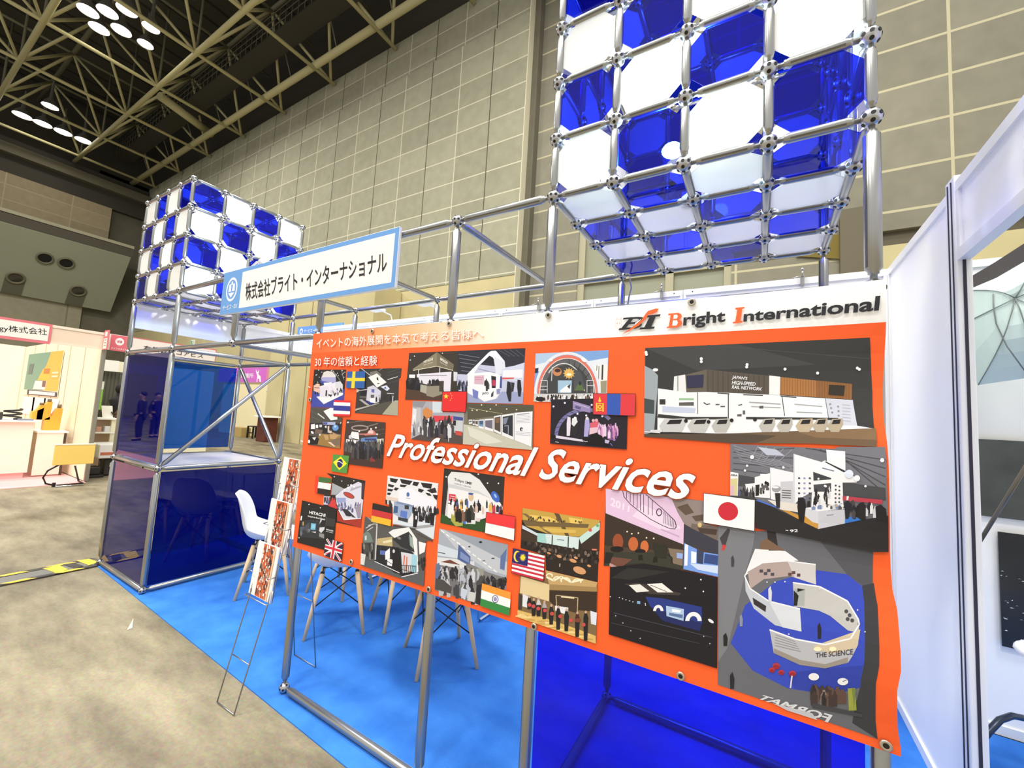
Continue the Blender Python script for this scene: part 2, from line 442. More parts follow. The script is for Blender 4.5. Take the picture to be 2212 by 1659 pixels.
# high-bay lamps that show in the frame
lampm = mat('lamp_glow', (255, 252, 244), .5, emit=((255, 250, 240), 14)); shade = mat('lamp_shade', (150, 148, 140), .4, metal=.6)
lg = 'high-bay lamps between the roof trusses'
k = 0
for px, py, r in ((190, 24, .36), (232, 26, .36), (274, 22, .36), (214, 62, .36), (262, 66, .36), (326, 60, .32), (314, 96, .3),
                  (48, 250, .42), (92, 268, .42), (136, 286, .42), (180, 304, .42), (108, 230, .36)):
    c = at(px, py, 'z', 18.2); near = py < 150
    lab = 'round roof lamp in the cluster near the top edge, ' + ('left end of the upper row', 'middle of the upper row', 'right end of the upper row', 'left of the lower pair', 'right of the lower pair', 'upper of two set apart right', 'lower of two set apart right')[k] if near else \
          'round roof lamp in the cluster above the far left wall, ' + ('leftmost', 'second from left', 'third from left', 'rightmost', 'set back behind the row')[k-7]
    t3 = thing('hall_lamp', lab, 'lamp', c, 0, lg); k += 1
    part('lamp_shade', MB().lathe([(0, r), (.25, r*.75), (.5, r*.25), (1.6, .04)], c, None, 20, False), shade, t3)
    q = MB(); q.disc(c+Vector((0, 0, .03)), (0, 0, -1), r*.94, 20); part('lamp_lens', q, lampm, t3)
# ================================================================== the stand: carpet, tube frame, cubes
carpet_m = bpy.data.materials.new('blue_carpet'); carpet_m.use_nodes = True
nt = carpet_m.node_tree; N = nt.nodes; L = nt.links; b = N['Principled BSDF']; b.inputs['Roughness'].default_value = .95; b.inputs['Specular IOR Level'].default_value = .05
g = N.new('ShaderNodeNewGeometry')
n1 = N.new('ShaderNodeTexNoise'); n1.inputs['Scale'].default_value = 5; n1.inputs['Detail'].default_value = 3; L.new(g.outputs['Position'], n1.inputs['Vector'])
n2 = N.new('ShaderNodeTexNoise'); n2.inputs['Scale'].default_value = 350; L.new(g.outputs['Position'], n2.inputs['Vector'])
ad = N.new('ShaderNodeMath'); ad.operation = 'ADD'; L.new(n1.outputs['Fac'], ad.inputs[0]); L.new(n2.outputs['Fac'], ad.inputs[1])
cr = N.new('ShaderNodeValToRGB'); e = cr.color_ramp.elements; e[0].position = .35; e[0].color = lin((48, 108, 198))+(1,); e[1].position = .65; e[1].color = lin((72, 140, 226))+(1,)
hf = N.new('ShaderNodeMath'); hf.operation = 'MULTIPLY'; hf.inputs[1].default_value = .5; L.new(ad.outputs[0], hf.inputs[0]); L.new(hf.outputs[0], cr.inputs[0]); L.new(cr.outputs[0], b.inputs['Base Color'])
bp = N.new('ShaderNodeBump'); bp.inputs['Strength'].default_value = .3; bp.inputs['Distance'].default_value = .004; L.new(n2.outputs['Fac'], bp.inputs['Height']); L.new(bp.outputs['Normal'], b.inputs['Normal'])
q = MB(); q.prism([(-1.09, -.02, 0), (1.25, -.075, 0), (2.7, -.112, 0), (4.97, -.16, 0), (4.95, 2.02, 0), (-1.02, 2.02, 0)], (0, 0, .006))
solo('carpet', q, carpet_m, 'bright blue carpet laid under the stand with the orange banner', 'carpet', origin=(2, 1, 0))
q = MB(); q.prism([(5.03, -.2, 0), (8, -.3, 0), (8, 2.02, 0), (5.03, 2.02, 0)], (0, 0, .006))
solo('carpet', q, carpet_m, 'blue carpet of the neighbouring stand at the right edge', 'carpet', origin=(6, 1, 0))
ZF = .006

alu = mat('aluminium_tube', (168, 168, 165), .3, metal=.88)
alu2 = mat('aluminium_groove', (120, 120, 120), .35, metal=.9)
ballm = mat('ball_steel', (190, 190, 190), .3, metal=.9); hole = mat('ball_hole', (22, 22, 24), .6)

def acrylic(name, col, gloss=.04, body=(0, 0, 0), bodyw=.05):
    m = bpy.data.materials.new(name); m.use_nodes = True
    nt = m.node_tree; N = nt.nodes; L = nt.links; N.remove(N['Principled BSDF'])
    out = N['Material Output']
    tr = N.new('ShaderNodeBsdfTransparent'); tr.inputs[0].default_value = tuple(v**.5 for v in col)+(1,)
    df = N.new('ShaderNodeBsdfDiffuse'); df.inputs[0].default_value = body+(1,)
    m1 = N.new('ShaderNodeMixShader'); m1.inputs[0].default_value = bodyw; L.new(tr.outputs[0], m1.inputs[1]); L.new(df.outputs[0], m1.inputs[2])
    gl = N.new('ShaderNodeBsdfGlossy'); gl.inputs['Roughness'].default_value = gloss
    fr_ = N.new('ShaderNodeFresnel'); fr_.inputs[0].default_value = 1.38
    gb = N.new('ShaderNodeNewGeometry'); iv = N.new('ShaderNodeMath'); iv.operation = 'SUBTRACT'; iv.inputs[0].default_value = 1; L.new(gb.outputs['Backfacing'], iv.inputs[1])
    ff = N.new('ShaderNodeMath'); ff.operation = 'MULTIPLY'; L.new(fr_.outputs[0], ff.inputs[0]); L.new(iv.outputs[0], ff.inputs[1])
    m2 = N.new('ShaderNodeMixShader'); L.new(ff.outputs[0], m2.inputs[0]); L.new(m1.outputs[0], m2.inputs[1]); L.new(gl.outputs[0], m2.inputs[2])
    L.new(m2.outputs[0], out.inputs[0])
    return m
blue_a = acrylic('blue_acrylic', (.010, .03, .84), .02, (.012, .016, .55), .05)
deep_a = acrylic('deep_blue_acrylic', (.003, .006, .22), .02, (.004, .005, .30), .2)
sky_a = acrylic('clear_blue_acrylic', (.01, .12, .62), .02, (.01, .03, .5), .10)
wm_ = bpy.data.materials.new('white_acrylic'); wm_.use_nodes = True
nt = wm_.node_tree; N = nt.nodes; L = nt.links; N.remove(N['Principled BSDF'])
df = N.new('ShaderNodeBsdfDiffuse'); df.inputs[0].default_value = (.93, .92, .86, 1)
tl = N.new('ShaderNodeBsdfTranslucent'); tl.inputs[0].default_value = (.93, .92, .88, 1)
m1 = N.new('ShaderNodeMixShader'); m1.inputs[0].default_value = .5; L.new(df.outputs[0], m1.inputs[1]); L.new(tl.outputs[0], m1.inputs[2])
gl = N.new('ShaderNodeBsdfGlossy'); gl.inputs['Roughness'].default_value = .06
fr_ = N.new('ShaderNodeFresnel'); fr_.inputs[0].default_value = 1.45
gb = N.new('ShaderNodeNewGeometry'); iv = N.new('ShaderNodeMath'); iv.operation = 'SUBTRACT'; iv.inputs[0].default_value = 1; L.new(gb.outputs['Backfacing'], iv.inputs[1])
ff = N.new('ShaderNodeMath'); ff.operation = 'MULTIPLY'; L.new(fr_.outputs[0], ff.inputs[0]); L.new(iv.outputs[0], ff.inputs[1])
m2 = N.new('ShaderNodeMixShader'); L.new(ff.outputs[0], m2.inputs[0]); L.new(m1.outputs[0], m2.inputs[1]); L.new(gl.outputs[0], m2.inputs[2]); L.new(m2.outputs[0], N['Material Output'].inputs[0])
white_a = wm_

BR = .0265
def tube_mesh(length, r, name):
    q = MB(); L_ = length; e_ = .055
    prof = [(BR*.8, .0085), (BR+.012, .0085), (BR+.014, .013), (e_-.008, .013), (e_, r), (L_-e_, r), (L_-e_+.008, .013), (L_-BR-.014, .013), (L_-BR-.012, .0085), (L_-BR*.8, .0085)]
    q.lathe(prof, n=14)
    # a flat groove along the tube
    q.mi = 1
    for a in (0.6, 3.74):
        c, s_ = math.cos(a), math.sin(a)
        t = bmesh.new(); bmesh.ops.create_cube(t, size=1)
        for v in t.verts: v.co = Vector((r*.985+v.co.x*.0016, v.co.y*.006, L_/2+v.co.z*(L_-2*e_-.004)))
        q.add(t, Matrix.Rotation(a, 4, 'Z'))
    return q.mesh(name, [alu, alu2])
def ball_mesh():
    q = MB(); q.sphere((0, 0, 0), BR, 18, 12); q.mi = 1
    for d in [Vector(v) for v in ((1,0,0),(-1,0,0),(0,1,0),(0,-1,0),(0,0,1),(0,0,-1))]+[Vector((a, b_, c)) for a in (-1,0,1) for b_ in (-1,0,1) for c in (-1,0,1) if abs(a)+abs(b_)+abs(c) == 2]:
        d = d.normalized(); q.disc(d*BR*1.012, d, .0062, 10)
    return q.mesh('joint_ball', [ballm, hole], recalc=False)
BALL = ball_mesh()
TUBES = {}
def tube_mtx(p0, p1):
    d = (p1-p0).normalized()
    return Matrix.Translation(p0) @ d.to_track_quat('Z', 'Y').to_matrix().to_4x4()
def tube(name, parent, p0, p1, r):
    p0, p1 = Vector(p0), Vector(p1); Ln = round((p1-p0).length, 3)
    if (Ln, r) not in TUBES: TUBES[(Ln, r)] = tube_mesh(Ln, r, 'tube')
    o = wloc(parent)
    return link(name, TUBES[(Ln, r)], parent, mtx=tube_mtx(p0-o, p1-o))
def ball(parent, p):
    return link('joint_ball', BALL, parent, loc=Vector(p)-wloc(parent))
RP, RB = .0205, .0185      # post and beam radius

Z0 = ZF+BR
def z_(v): return Z0 if v == 0 else v
# ---- left counter tower
tw = thing('counter_tower', 'silver tube tower with blue acrylic panels and a white counter shelf', 'display tower', (-.5, .5, ZF))
LV = (0, 1, 2, 2.5)
for x, y in ((-1, 0), (0, 0), (-1, 1), (0, 1)):
    for a, b_ in zip(LV, LV[1:]): tube('post', tw, (x, y, z_(a)), (x, y, z_(b_)), RP)
    for a in LV[:3]: ball(tw, (x, y, z_(a)))
for a in LV[:3]:
    z = z_(a)
    tube('beam', tw, (-1, 0, z), (0, 0, z), RB); tube('beam', tw, (0, 0, z), (0, 1, z), RB)
    tube('beam', tw, (-1, 1, z), (0, 1, z), RB); tube('beam', tw, (-1, 0, z), (-1, 1, z), RB)
tube('brace', tw, (0, 0, 1), (0, 1, 2), RB); tube('brace', tw, (-1, 1, 2), (0, 1, 1), RB)
def pane(x0, x1, y0, y1, z0, z1): q = MB(); q.bev_box((x0, y0, z0), (x1, y1, z1), .0015); return q
part('blue_panel', pane(-.975, -.025, -.002, .002, 1.03, 1.97), deep_a, tw)
part('blue_panel', pane(-.975, -.025, -.002, .002, .06, .97), deep_a, tw)
part('blue_panel', pane(-.002, .002, .025, .975, .06, .97), deep_a, tw)
part('blue_panel', pane(-1.002, -.998, .03, .97, 1.06, 1.97), sky_a, tw)
wb = mat('white_board', (238, 238, 236), .25)
part('counter_shelf', pane(-.975, -.025, .025, .975, .985, 1.003), wb, tw)
q = MB(); q.prism([(-.99, .93, 1.005), (-.99, .995, 1.005), (-.93, .995, 1.005)], (0, 0, .02)); part('corner_plate', q, alu, tw)

# ---- middle frame carrying the sign and the top of the banner
mf = thing('link_frame', 'silver tube frame between the two checkered cubes, bearing the blue sign', 'tube frame', (2, .5, ZF))
for x in (2, 3):
    for a, b_ in zip(LV, LV[1:]): tube('post', mf, (x, 0, z_(a)), (x, 0, z_(b_)), RP)
    for a in LV:
        if a != 1: ball(mf, (x, 0, z_(a)))
tube('post', mf, (1, 0, 2), (1, 0, 2.5), RP); ball(mf, (1, 0, 2)); ball(mf, (1, 0, 2.5))
for z in (2, 2.5):
    for a, b_ in ((0, 1), (1, 2), (2, 3)): tube('beam', mf, (a, 0, z), (b_, 0, z), RB)
    tube('beam', mf, (3, 0, z), (3.5, 0, z), RB)
    for a, b_ in ((0, 1), (1, 2), (2, 3)): tube('beam', mf, (a, 1, z), (b_, 1, z), RB)
    tube('beam', mf, (3, 1, z), (3.5, 1, z), RB)
    for x in (1, 2, 3):
        tube('beam', mf, (x, 0, z), (x, 1, z), RB); ball(mf, (x, 1, z))
for x in (1, 2):
    tube('post', mf, (x, 1, 2), (x, 1, 2.5), RP)
tube('post', mf, (2, 1, Z0), (2, 1, 2), RP) if False else None
tube('beam', mf, (2, 0, Z0), (3.5, 0, Z0), RB)

# ---- right tower below the big cube
rt = thing('banner_tower', 'silver tube tower under the big checkered cube, closed with a blue acrylic panel', 'display tower', (4, .5, ZF))
for x, y in ((3.5, 0), (4.5, 0), (3.5, 1), (4.5, 1)):
    for a, b_ in zip(LV, LV[1:]): tube('post', rt, (x, y, z_(a)), (x, y, z_(b_)), RP)
    for a in LV[:3]: ball(rt, (x, y, z_(a)))
for a in LV[:3]:
    z = z_(a)
    for p, r_ in (((3.5, 0), (4.5, 0)), ((4.5, 0), (4.5, 1)), ((3.5, 1), (4.5, 1)), ((3.5, 0), (3.5, 1))):
        if a == 1 and p[1] == 0 and r_[1] == 0: continue
        tube('beam', rt, p+(z,), r_+(z,), RB)
part('blue_panel', pane(3.53, 4.47, -.002, .002, .05, .97), blue_a, rt)
q = MB(); q.box((4.475, -.021, 1.985), (4.525, .02, 2.035)); 

# ---- checkered cubes
OCT = None
def oct_mesh(m_, nm):
    h, c, t_ = .115, .058, .0022
    pts = [(h, h-c), (h-c, h), (-h+c, h), (-h, h-c), (-h, -h+c), (-h+c, -h), (h-c, -h), (h, -h+c)]
    q = MB(); q.prism([(x, y, -t_) for x, y in pts], (0, 0, 2*t_)); return q.mesh(nm, m_)
OB, OW = oct_mesh(blue_a, 'blue_panel'), oct_mesh(white_a, 'white_panel')
def cube(x0, label, par):
    t = thing('checkered_cube', label, 'cube', (x0+.5, .5, 2.5))
    o = Vector(t.location); P = .25
    def W(i, j, k): return Vector((x0+i*P, j*P, 2.5+k*P))
    for i in range(5):
        for j in range(5):
            for k in range(5):
                if i in (0, 4) or j in (0, 4) or k in (0, 4): ball(t, W(i, j, k))
    edges = []
    for i in range(5):
        for j in range(5):
            for k in range(5):
                for d in ((1,0,0),(0,1,0),(0,0,1)):
                    a = (i, j, k); b_ = (i+d[0], j+d[1], k+d[2])
                    if max(b_) > 4: continue
                    if any(a[n] == b_[n] and a[n] in (0, 4) for n in range(3)): edges.append((a, b_))
    # nearest hundred as parts, the rest in one
    edges.sort(key=lambda e_: (((W(*e_[0])+W(*e_[1]))/2)-CAM).length)
    for a, b_ in edges[:100]: tube('tube', t, W(*a), W(*b_), .0155)
    bm = bmesh.new(); src = TUBES[(.25, .0155)]
    for a, b_ in edges[100:]:
        mt = tube_mtx(W(*a)-o, W(*b_)-o); n0 = len(bm.verts); bm.from_mesh(src); bm.verts.ensure_lookup_table()
        for v in bm.verts[n0:]: v.co = mt @ v.co
    me = bpy.data.meshes.new('far_tubes'); bm.to_mesh(me); bm.free(); me.materials.append(alu); me.materials.append(alu2)
    tag(link('far_tubes', me, t), kind='stuff')
    R = {'f': Matrix.Rotation(math.pi/2, 4, 'X'), 's': Matrix.Rotation(math.pi/2, 4, 'Y'), 'b': Matrix.Identity(4)}
    for a in range(4):
        for b_ in range(4):
            u, v = (a+.5)*P, (b_+.5)*P
            for face, pos, rot in (('front', (x0+u, 0, 2.5+v), 'f'), ('back', (x0+u, 1, 2.5+v), 'f'), ('left', (x0, u, 2.5+v), 's'), ('right', (x0+1, u, 2.5+v), 's'), ('bottom', (x0+u, v, 2.5), 'b'), ('top', (x0+u, v, 3.5), 'b')):
                wh = par[face](a, b_)
                link('white_panel' if wh else 'blue_panel', OW if wh else OB, t, mtx=Matrix.Translation(Vector(pos)-o) @ R[rot])
    return t
ev = lambda a, b_: (a+b_) % 2 == 0
od = lambda a, b_: (a+b_) % 2 == 1
big_cube = cube(3.5, 'big blue and white checkered cube of octagon panels above the orange banner', dict(front=ev, back=od, left=od, right=od, bottom=ev, top=od))
left_cube = cube(-1.0, 'blue and white checkered cube standing on the left counter tower', dict(front=od, back=ev, left=od, right=ev, bottom=od, top=ev))

# ---- spot lamps of the cubes, then the added fill lights
lens = mat('led_lens', (235, 250, 255), .4, emit=((190, 236, 255), 700)); lampb = mat('lamp_body', (214, 214, 216), .35, metal=.3)
def spot_thing(label, base, head, aim, power, ang):
    base, head, aim = Vector(base), Vector(head), Vector(aim)
    t = thing('spot_lamp', label, 'lamp', base)
    d = (aim-head).normalized()
    part('lamp_clamp', MB().bev_box(base-Vector((.02, .02, .02)), base+Vector((.02, .02, .03)), .004), lampb, t)
    part('lamp_arm', MB().path([base+Vector((0, 0, .03)), (base+head)/2+Vector((0, 0, .05)), head-d*.05], .006), lampb, t)
    h = part('lamp_head', MB().lathe([(-.06, .015), (-.045, .03), (0, .042), (.012, .042)], head, head+d, 18, False), lampb, t)
    part('led_lens', MB().lathe([(.010, .040), (.022, .036), (.032, .026), (.038, .010)], head, head+d, 18), lens, h)
    l = bpy.data.lights.new('spot_beam', 'SPOT'); l.energy = power; l.color = (.86, .95, 1); l.spot_size = ang; l.spot_blend = .5; l.shadow_soft_size = .035
    o = link('spot_beam', l, t); o.location = head+d*.03-wloc(t); o.rotation_euler = d.to_track_quat('-Z', 'Y').to_euler()
    return t
spot_thing('small round LED lamp glowing inside the big cube behind a blue panel', (3.97, .30, 2.53), (3.925, .19, 2.68), (4.3, -1.2, 3.0), 60, 2.6)
spot_thing('small LED arm lamp shining on the left cube above the blue-edged sign', (1.0, .045, 2.53), (1.06, .12, 2.62), (-.3, .7, 3.0), 70, 2.2)
for t, x in ((big_cube, 4.0), (left_cube, -.5)):  # lights on rods added inside both cubes to brighten their panels
    part('bulb_rod', MB().cyl((x, .55, 2.515), (x, .55, 2.9), .006), lampb, t)
    part('bulb', MB().sphere((x, .55, 2.93), .03), mat('fill_bulb_glow', (255, 250, 240), .4, emit=((255, 248, 240), 40)), t)
    l = bpy.data.lights.new('bulb_light', 'POINT'); l.energy = 13 if x > 0 else 24; l.shadow_soft_size = .05; l.color = (1, .98, .95)
    o = link('bulb_light', l, t); o.location = Vector((x, .55, 3.02))-wloc(t)

# ---- system wall: back, right side, headers
pf = mat('panel_frame', (246, 246, 242), .35); pi = mat('panel_infill', (252, 252, 249), .5)
def panel_x(x0, x1, y, z0, z1, label, group=None, th=.04):
    t = thing('partition_panel', label, 'wall panel', ((x0+x1)/2, y, z0), 0, group)
    part('infill', MB().box((x0+.02, y+.012, z0+.02), (x1-.02, y+.028, z1-.02)), pi, t)
    for za, zb in ((z1-.045, z1), (z0, z0+.05)): part('rail', MB().box((x0+.002, y, za), (x1-.002, y+th, zb)), pf, t)
    for xa, xb in ((x0+.002, x0+.022), (x1-.022, x1-.002)): part('upright', MB().box((xa, y+.001, z0+.05), (xb, y+th-.001, z1-.045)), pf, t)
    for x in (x0+.07, x1-.07): q = MB(); q.disc((x, y-.0008, z1-.022), (0, -1, 0), .005, 10); part('rivet', q, hole, t)
    return t
bx = [-1.03+k*.99 for k in range(4)]+[2.94, 3.70, 4.952]
names = ['first white back wall panel from the left, behind the counter tower', 'second white back wall panel from the left, behind the sign', 'third white back wall panel from the left, above the slogan of the banner', 'white back wall panel above the middle of the banner', 'narrow white back wall panel above the banner lettering', 'white back wall panel at the right corner of the stand']
for k in range(6): panel_x(bx[k], bx[k+1], 2.03, ZF, 2.7, names[k], 'white back wall panels of the stand')
def panel_y(x, y0, y1, z0, z1, label, nm='partition_panel', th=.04):
    t = thing(nm, label, 'wall panel', (x, (y0+y1)/2, z0))
    part('infill', MB().box((x+.012, y0+.02, z0+.02), (x+.028, y1-.02, z1-.02)), pi, t)
    for za, zb in ((z1-.045, z1), (z0, z0+.05)): part('rail', MB().box((x, y0, za), (x+th, y1, zb)), pf, t)
    for ya, yb in ((y0+.001, y0+.022), (y1-.022, y1-.001)): part('upright', MB().box((x+.001, ya, z0+.05), (x+th-.001, yb, z1-.045)), pf, t)
    return t
panel_y(4.95, 1.04, 2.03, ZF, 2.7, 'white side wall panel between the banner and the neighbouring stand')
panel_y(4.95, -.96, .95, 2.36, 2.71, 'white header board over the opening at the upper right', 'header_board')
t = thing('partition_post', 'tall grooved white aluminium post at the front end of the side wall', 'post', (4.97, .99, ZF))
part('profile', MB().bev_box((4.945, .95, ZF), (4.995, 1.04, 2.74), .004), pf, t)
q = MB()
for y in (.975, 1.012): q.box((4.942, y-.0035, ZF), (4.9455, y+.0035, 2.72))
q.box((4.965, .947, ZF), (4.975, .9505, 2.36)); part('groove', q, mat('groove_dark', (46, 44, 60), .6), t)
panel_y(-1.07, .0, 2.02, 2.25, 2.52, 'white header board behind the left cube tower', 'header_board')
# baseboard-like foot plate and small clips along the top of the back wall
clipm = mat('clip_chrome', (180, 178, 170), .3, metal=.8)
for k, (px, py) in enumerate(((1430, 628), (1733, 592), (1165, 650))):
    p = at(px, py, 'y', 2.02); t = thing('clip', ('small chrome clip on the back wall top over the B of the banner logo', 'small chrome clip on the back wall top near the right end of the big cube', 'small chrome clip on the back wall top beside the left post of the big cube')[k], 'clip', (p.x, 2.03, 2.66), 0, 'chrome clips on the back wall')
    q = MB(); q.bev_box((p.x-.012, 2.0, 2.64), (p.x+.012, 2.075, 2.705), .004); q.cyl((p.x, 2.0, 2.70), (p.x, 2.0, 2.745), .008); q.sphere((p.x, 2.0, 2.75), .013)
    part('clip_body', q, clipm, t)
    part('clip_lever', MB().path([(p.x, 1.99, 2.70), (p.x-.03, 1.97, 2.69), (p.x-.06, 1.96, 2.68)], .004), clipm, t)
for k, (px, py) in enumerate(((845, 687), (948, 676))):
    p = at(px, py, 'y', 2.03); t = thing('arm_light', 'white flat arm light on the back wall top, %s of the two' % ('left', 'right')[k], 'lamp', (p.x, 2.05, 2.7), 0, 'arm lights on the back wall')
    part('arm', MB().path([(p.x, 2.05, 2.69), (p.x, 2.02, 2.76), (p.x, 1.85, 2.775)], .008), pf, t)
    part('light_head', MB().bev_box((p.x-.09, 1.77, 2.755), (p.x+.09, 1.86, 2.785), .006), pf, t)
solo('cable', MB().path([at(1360, 600, 'y', 1.02), at(1364, 622, 'y', 1.03), at(1359, 640, 'y', 1.04), at(1355, 665, 'y', 1.05)], .005), mat('cable_grey', (176, 176, 186), .5), 'thin grey cable hanging from the back corner of the big cube', 'cable')

# ---- company sign
sg = thing('company_sign', 'long white sign with a blue border and black company name on the top frame', 'sign', (1.74, -.04, 2.20))
SX0, SX1, SZ0, SZ1 = .845, 2.655, 2.205, 2.525
q = MB(); q.bev_box((SX0, -.040, SZ0), (SX1, -.024, SZ1), .002); part('sign_board', q, mat('sign_edge_white', (236, 236, 236), .4), sg)
for x in (1.0, 2.0): part('bracket', MB().bev_box((x-.03, -.024, 2.47), (x+.03, -.0195, 2.52), .001), alu, sg)
P = Print((0, -.040, 0), (1, 0, 0), (0, 0, 1), (0, -1, 0))
BLUE = (104, 158, 222)
P.poly(BLUE, [(SX0+.003, SZ0+.003), (SX1-.003, SZ0+.003), (SX1-.003, SZ1-.003), (SX0+.003, SZ1-.003)])
P.poly((250, 244, 238), [(1.115, SZ0+.03), (SX1-.03, SZ0+.03), (SX1-.03, SZ1-.03), (1.115, SZ1-.03)])
def ell(cx, cy, rx, ry, n=28, a0=0, a1=2*math.pi): return [(cx+rx*math.cos(a0+(a1-a0)*k/n), cy+ry*math.sin(a0+(a1-a0)*k/n)) for k in range(n if a1-a0 > 6.2 else n+1)]
P.poly((244, 246, 250), ell(.985, 2.385, .078, .088))
P.poly(BLUE, ell(.985, 2.385, .063, .071))
for dx in (-.026, .026): P.poly((244, 246, 250), [(.985+dx-.02, 2.37), (.985+dx+.02, 2.37), (.985+dx+.012, 2.425), (.985+dx-.012, 2.425)])
P.poly((244, 246, 250), [(.94, 2.36), (1.03, 2.36), (.985, 2.325)])
P.poly((244, 246, 250), ell(.985, 2.43, .012, .014))
P.quad_text('サービス・DX', (248, 248, 250), (.885, 2.275), (1.09, 2.275), (1.09, 2.238), (.885, 2.238), .01)
def sq(px, py): p = at(px, py, 'y', -.04); return (p.x, p.z)
P.quad_text('株式会社ブライト・インターナショナル', (30, 28, 32), sq(531, 612), sq(836, 541), sq(836, 588), sq(531, 650), .014)
P.build('sign_print', sg)
# ================================================================== the banner
BY = -.032
def pl(px, py): p = at(px, py, 'y', BY); return (p.x, p.z)
_edge = [(pl(x, y)) for x, y in ((1909, 612), (1911, 703), (1906, 891), (1914, 982), (1922, 1198), (1927, 1275), (1937, 1324), (1941, 1429), (1932, 1492), (1936, 1560), (1946, 1628))]
XR = 4.505
def edge_x(z):
    e_ = _edge
    if z >= e_[0][1]: return e_[0][0]
    for a, b_ in zip(e_, e_[1:]):
        if b_[1] <= z <= a[1]:
            t_ = (a[1]-z)/(a[1]-b_[1]+1e-9); t_ = t_*t_*(3-2*t_); return a[0]*(1-t_)+b_[0]*t_
    return e_[-1][0]
def warp(x, z):
    s_ = max(0.0, (x-3.95)/(XR-3.95)); s2 = s_**3
    dx = (edge_x(z)-XR)*s2
    dh = .011*s2*(1+math.sin(z*13+.8))
    return x+dx, z, dh
G_ = .046
warp_true = warp
_wc = {}
def _gv(i, j):
    if (i, j) not in _wc:
        x, z = 3.95+i*G_, .8+j*G_; a, b_, dh = warp_true(x, z); _wc[(i, j)] = Vector((a-x, b_-z, dh))
    return _wc[(i, j)]
def warp(x, z):
    '''the sheet is made of flat triangles, so that everything printed on it lies exactly on it'''
    if x <= 3.95: return x, z, 0.0
    u, v = (x-3.95)/G_, (z-.8)/G_; i, j = math.floor(u+1e-9), math.floor(v+1e-9); u -= i; v -= j
    if u >= v: d = _gv(i, j)*(1-u)+_gv(i+1, j)*(u-v)+_gv(i+1, j+1)*v
    else: d = _gv(i, j)*(1-v)+_gv(i, j+1)*(v-u)+_gv(i+1, j+1)*u
    return x+d.x, z+d.y, d.z
_pl0 = pl
def pl(px, py):
    '''point of the flat sheet that the wave carries to this place'''
    x, z = _pl0(px, py); u = x
    for _ in range(3): u = x-(warp(u, z)[0]-u)
    return (min(u, XR-.002), z)
CUTS = [('x', 3.95+G_*k) for k in range(13)]+[('y', .8+G_*k) for k in range(27)]+[('d', 3.95-.8-G_*27+G_*k) for k in range(42)]
CUTL = CUTS

bn = thing('banner', 'large orange banner with printed photos, flags and white lettering, tied to the tube frame', 'banner', (3.25, BY, .79))
BX0, BZ0, BZ1 = 2.0, .797, 2.006
vinyl = mat('banner_back', (225, 225, 225), .6)
# sheet: grid with thickness
bm = bmesh.new(); nx, nz = 60, 30; G = []
for j in range(nz+1):
    row = []
    for i in range(nx+1):
        x = BX0+(XR-BX0)*i/nx; z = BZ0+(BZ1-BZ0)*j/nz
        if j == 0: z += .028*i/nx
        x, z, dh = warp(x, z); row.append(bm.verts.new(Vector((x-(.004 if i == nx else 0), BY-dh+.0025, z))-Vector(bn.location)))
    G.append(row)
for j in range(nz):
    for i in range(nx): bm.faces.new([G[j][i], G[j][i+1], G[j+1][i+1], G[j+1][i]]).smooth = True
me = bpy.data.meshes.new('banner_sheet'); bm.to_mesh(me); bm.free(); me.materials.append(vinyl)
sheet = link('banner_sheet', me, bn); md = sheet.modifiers.new('thick', 'SOLIDIFY'); md.thickness = .0009; md.offset = -1 if False else 0
def newP(): return Print((0, BY, 0), (1, 0, 0), (0, 0, 1), (0, -1, 0), .00002, .0020)
ORG = (252, 92, 34)
# ground colour and the fading strip above
P = newP(); P.base = .0010
P.poly(ORG, [(BX0, BZ0), (XR, BZ0+.028), (XR, 1.893), (BX0, 1.893)])
stops = [(2.0, (250, 100, 46)), (2.25, (253, 122, 66)), (2.55, (255, 160, 104)), (2.8, (255, 190, 142)), (3.05, (255, 222, 192)), (3.3, (255, 244, 232)), (3.55, (252, 252, 252)), (XR, (252, 252, 252))]
for (a, ca), (b_, cb) in zip(stops, stops[1:]): P.poly([ca, cb, cb, ca], [(a, 1.893), (b_, 1.893), (b_, BZ1), (a, BZ1)], True)
P.build('ground_print', bn, warp, CUTL)

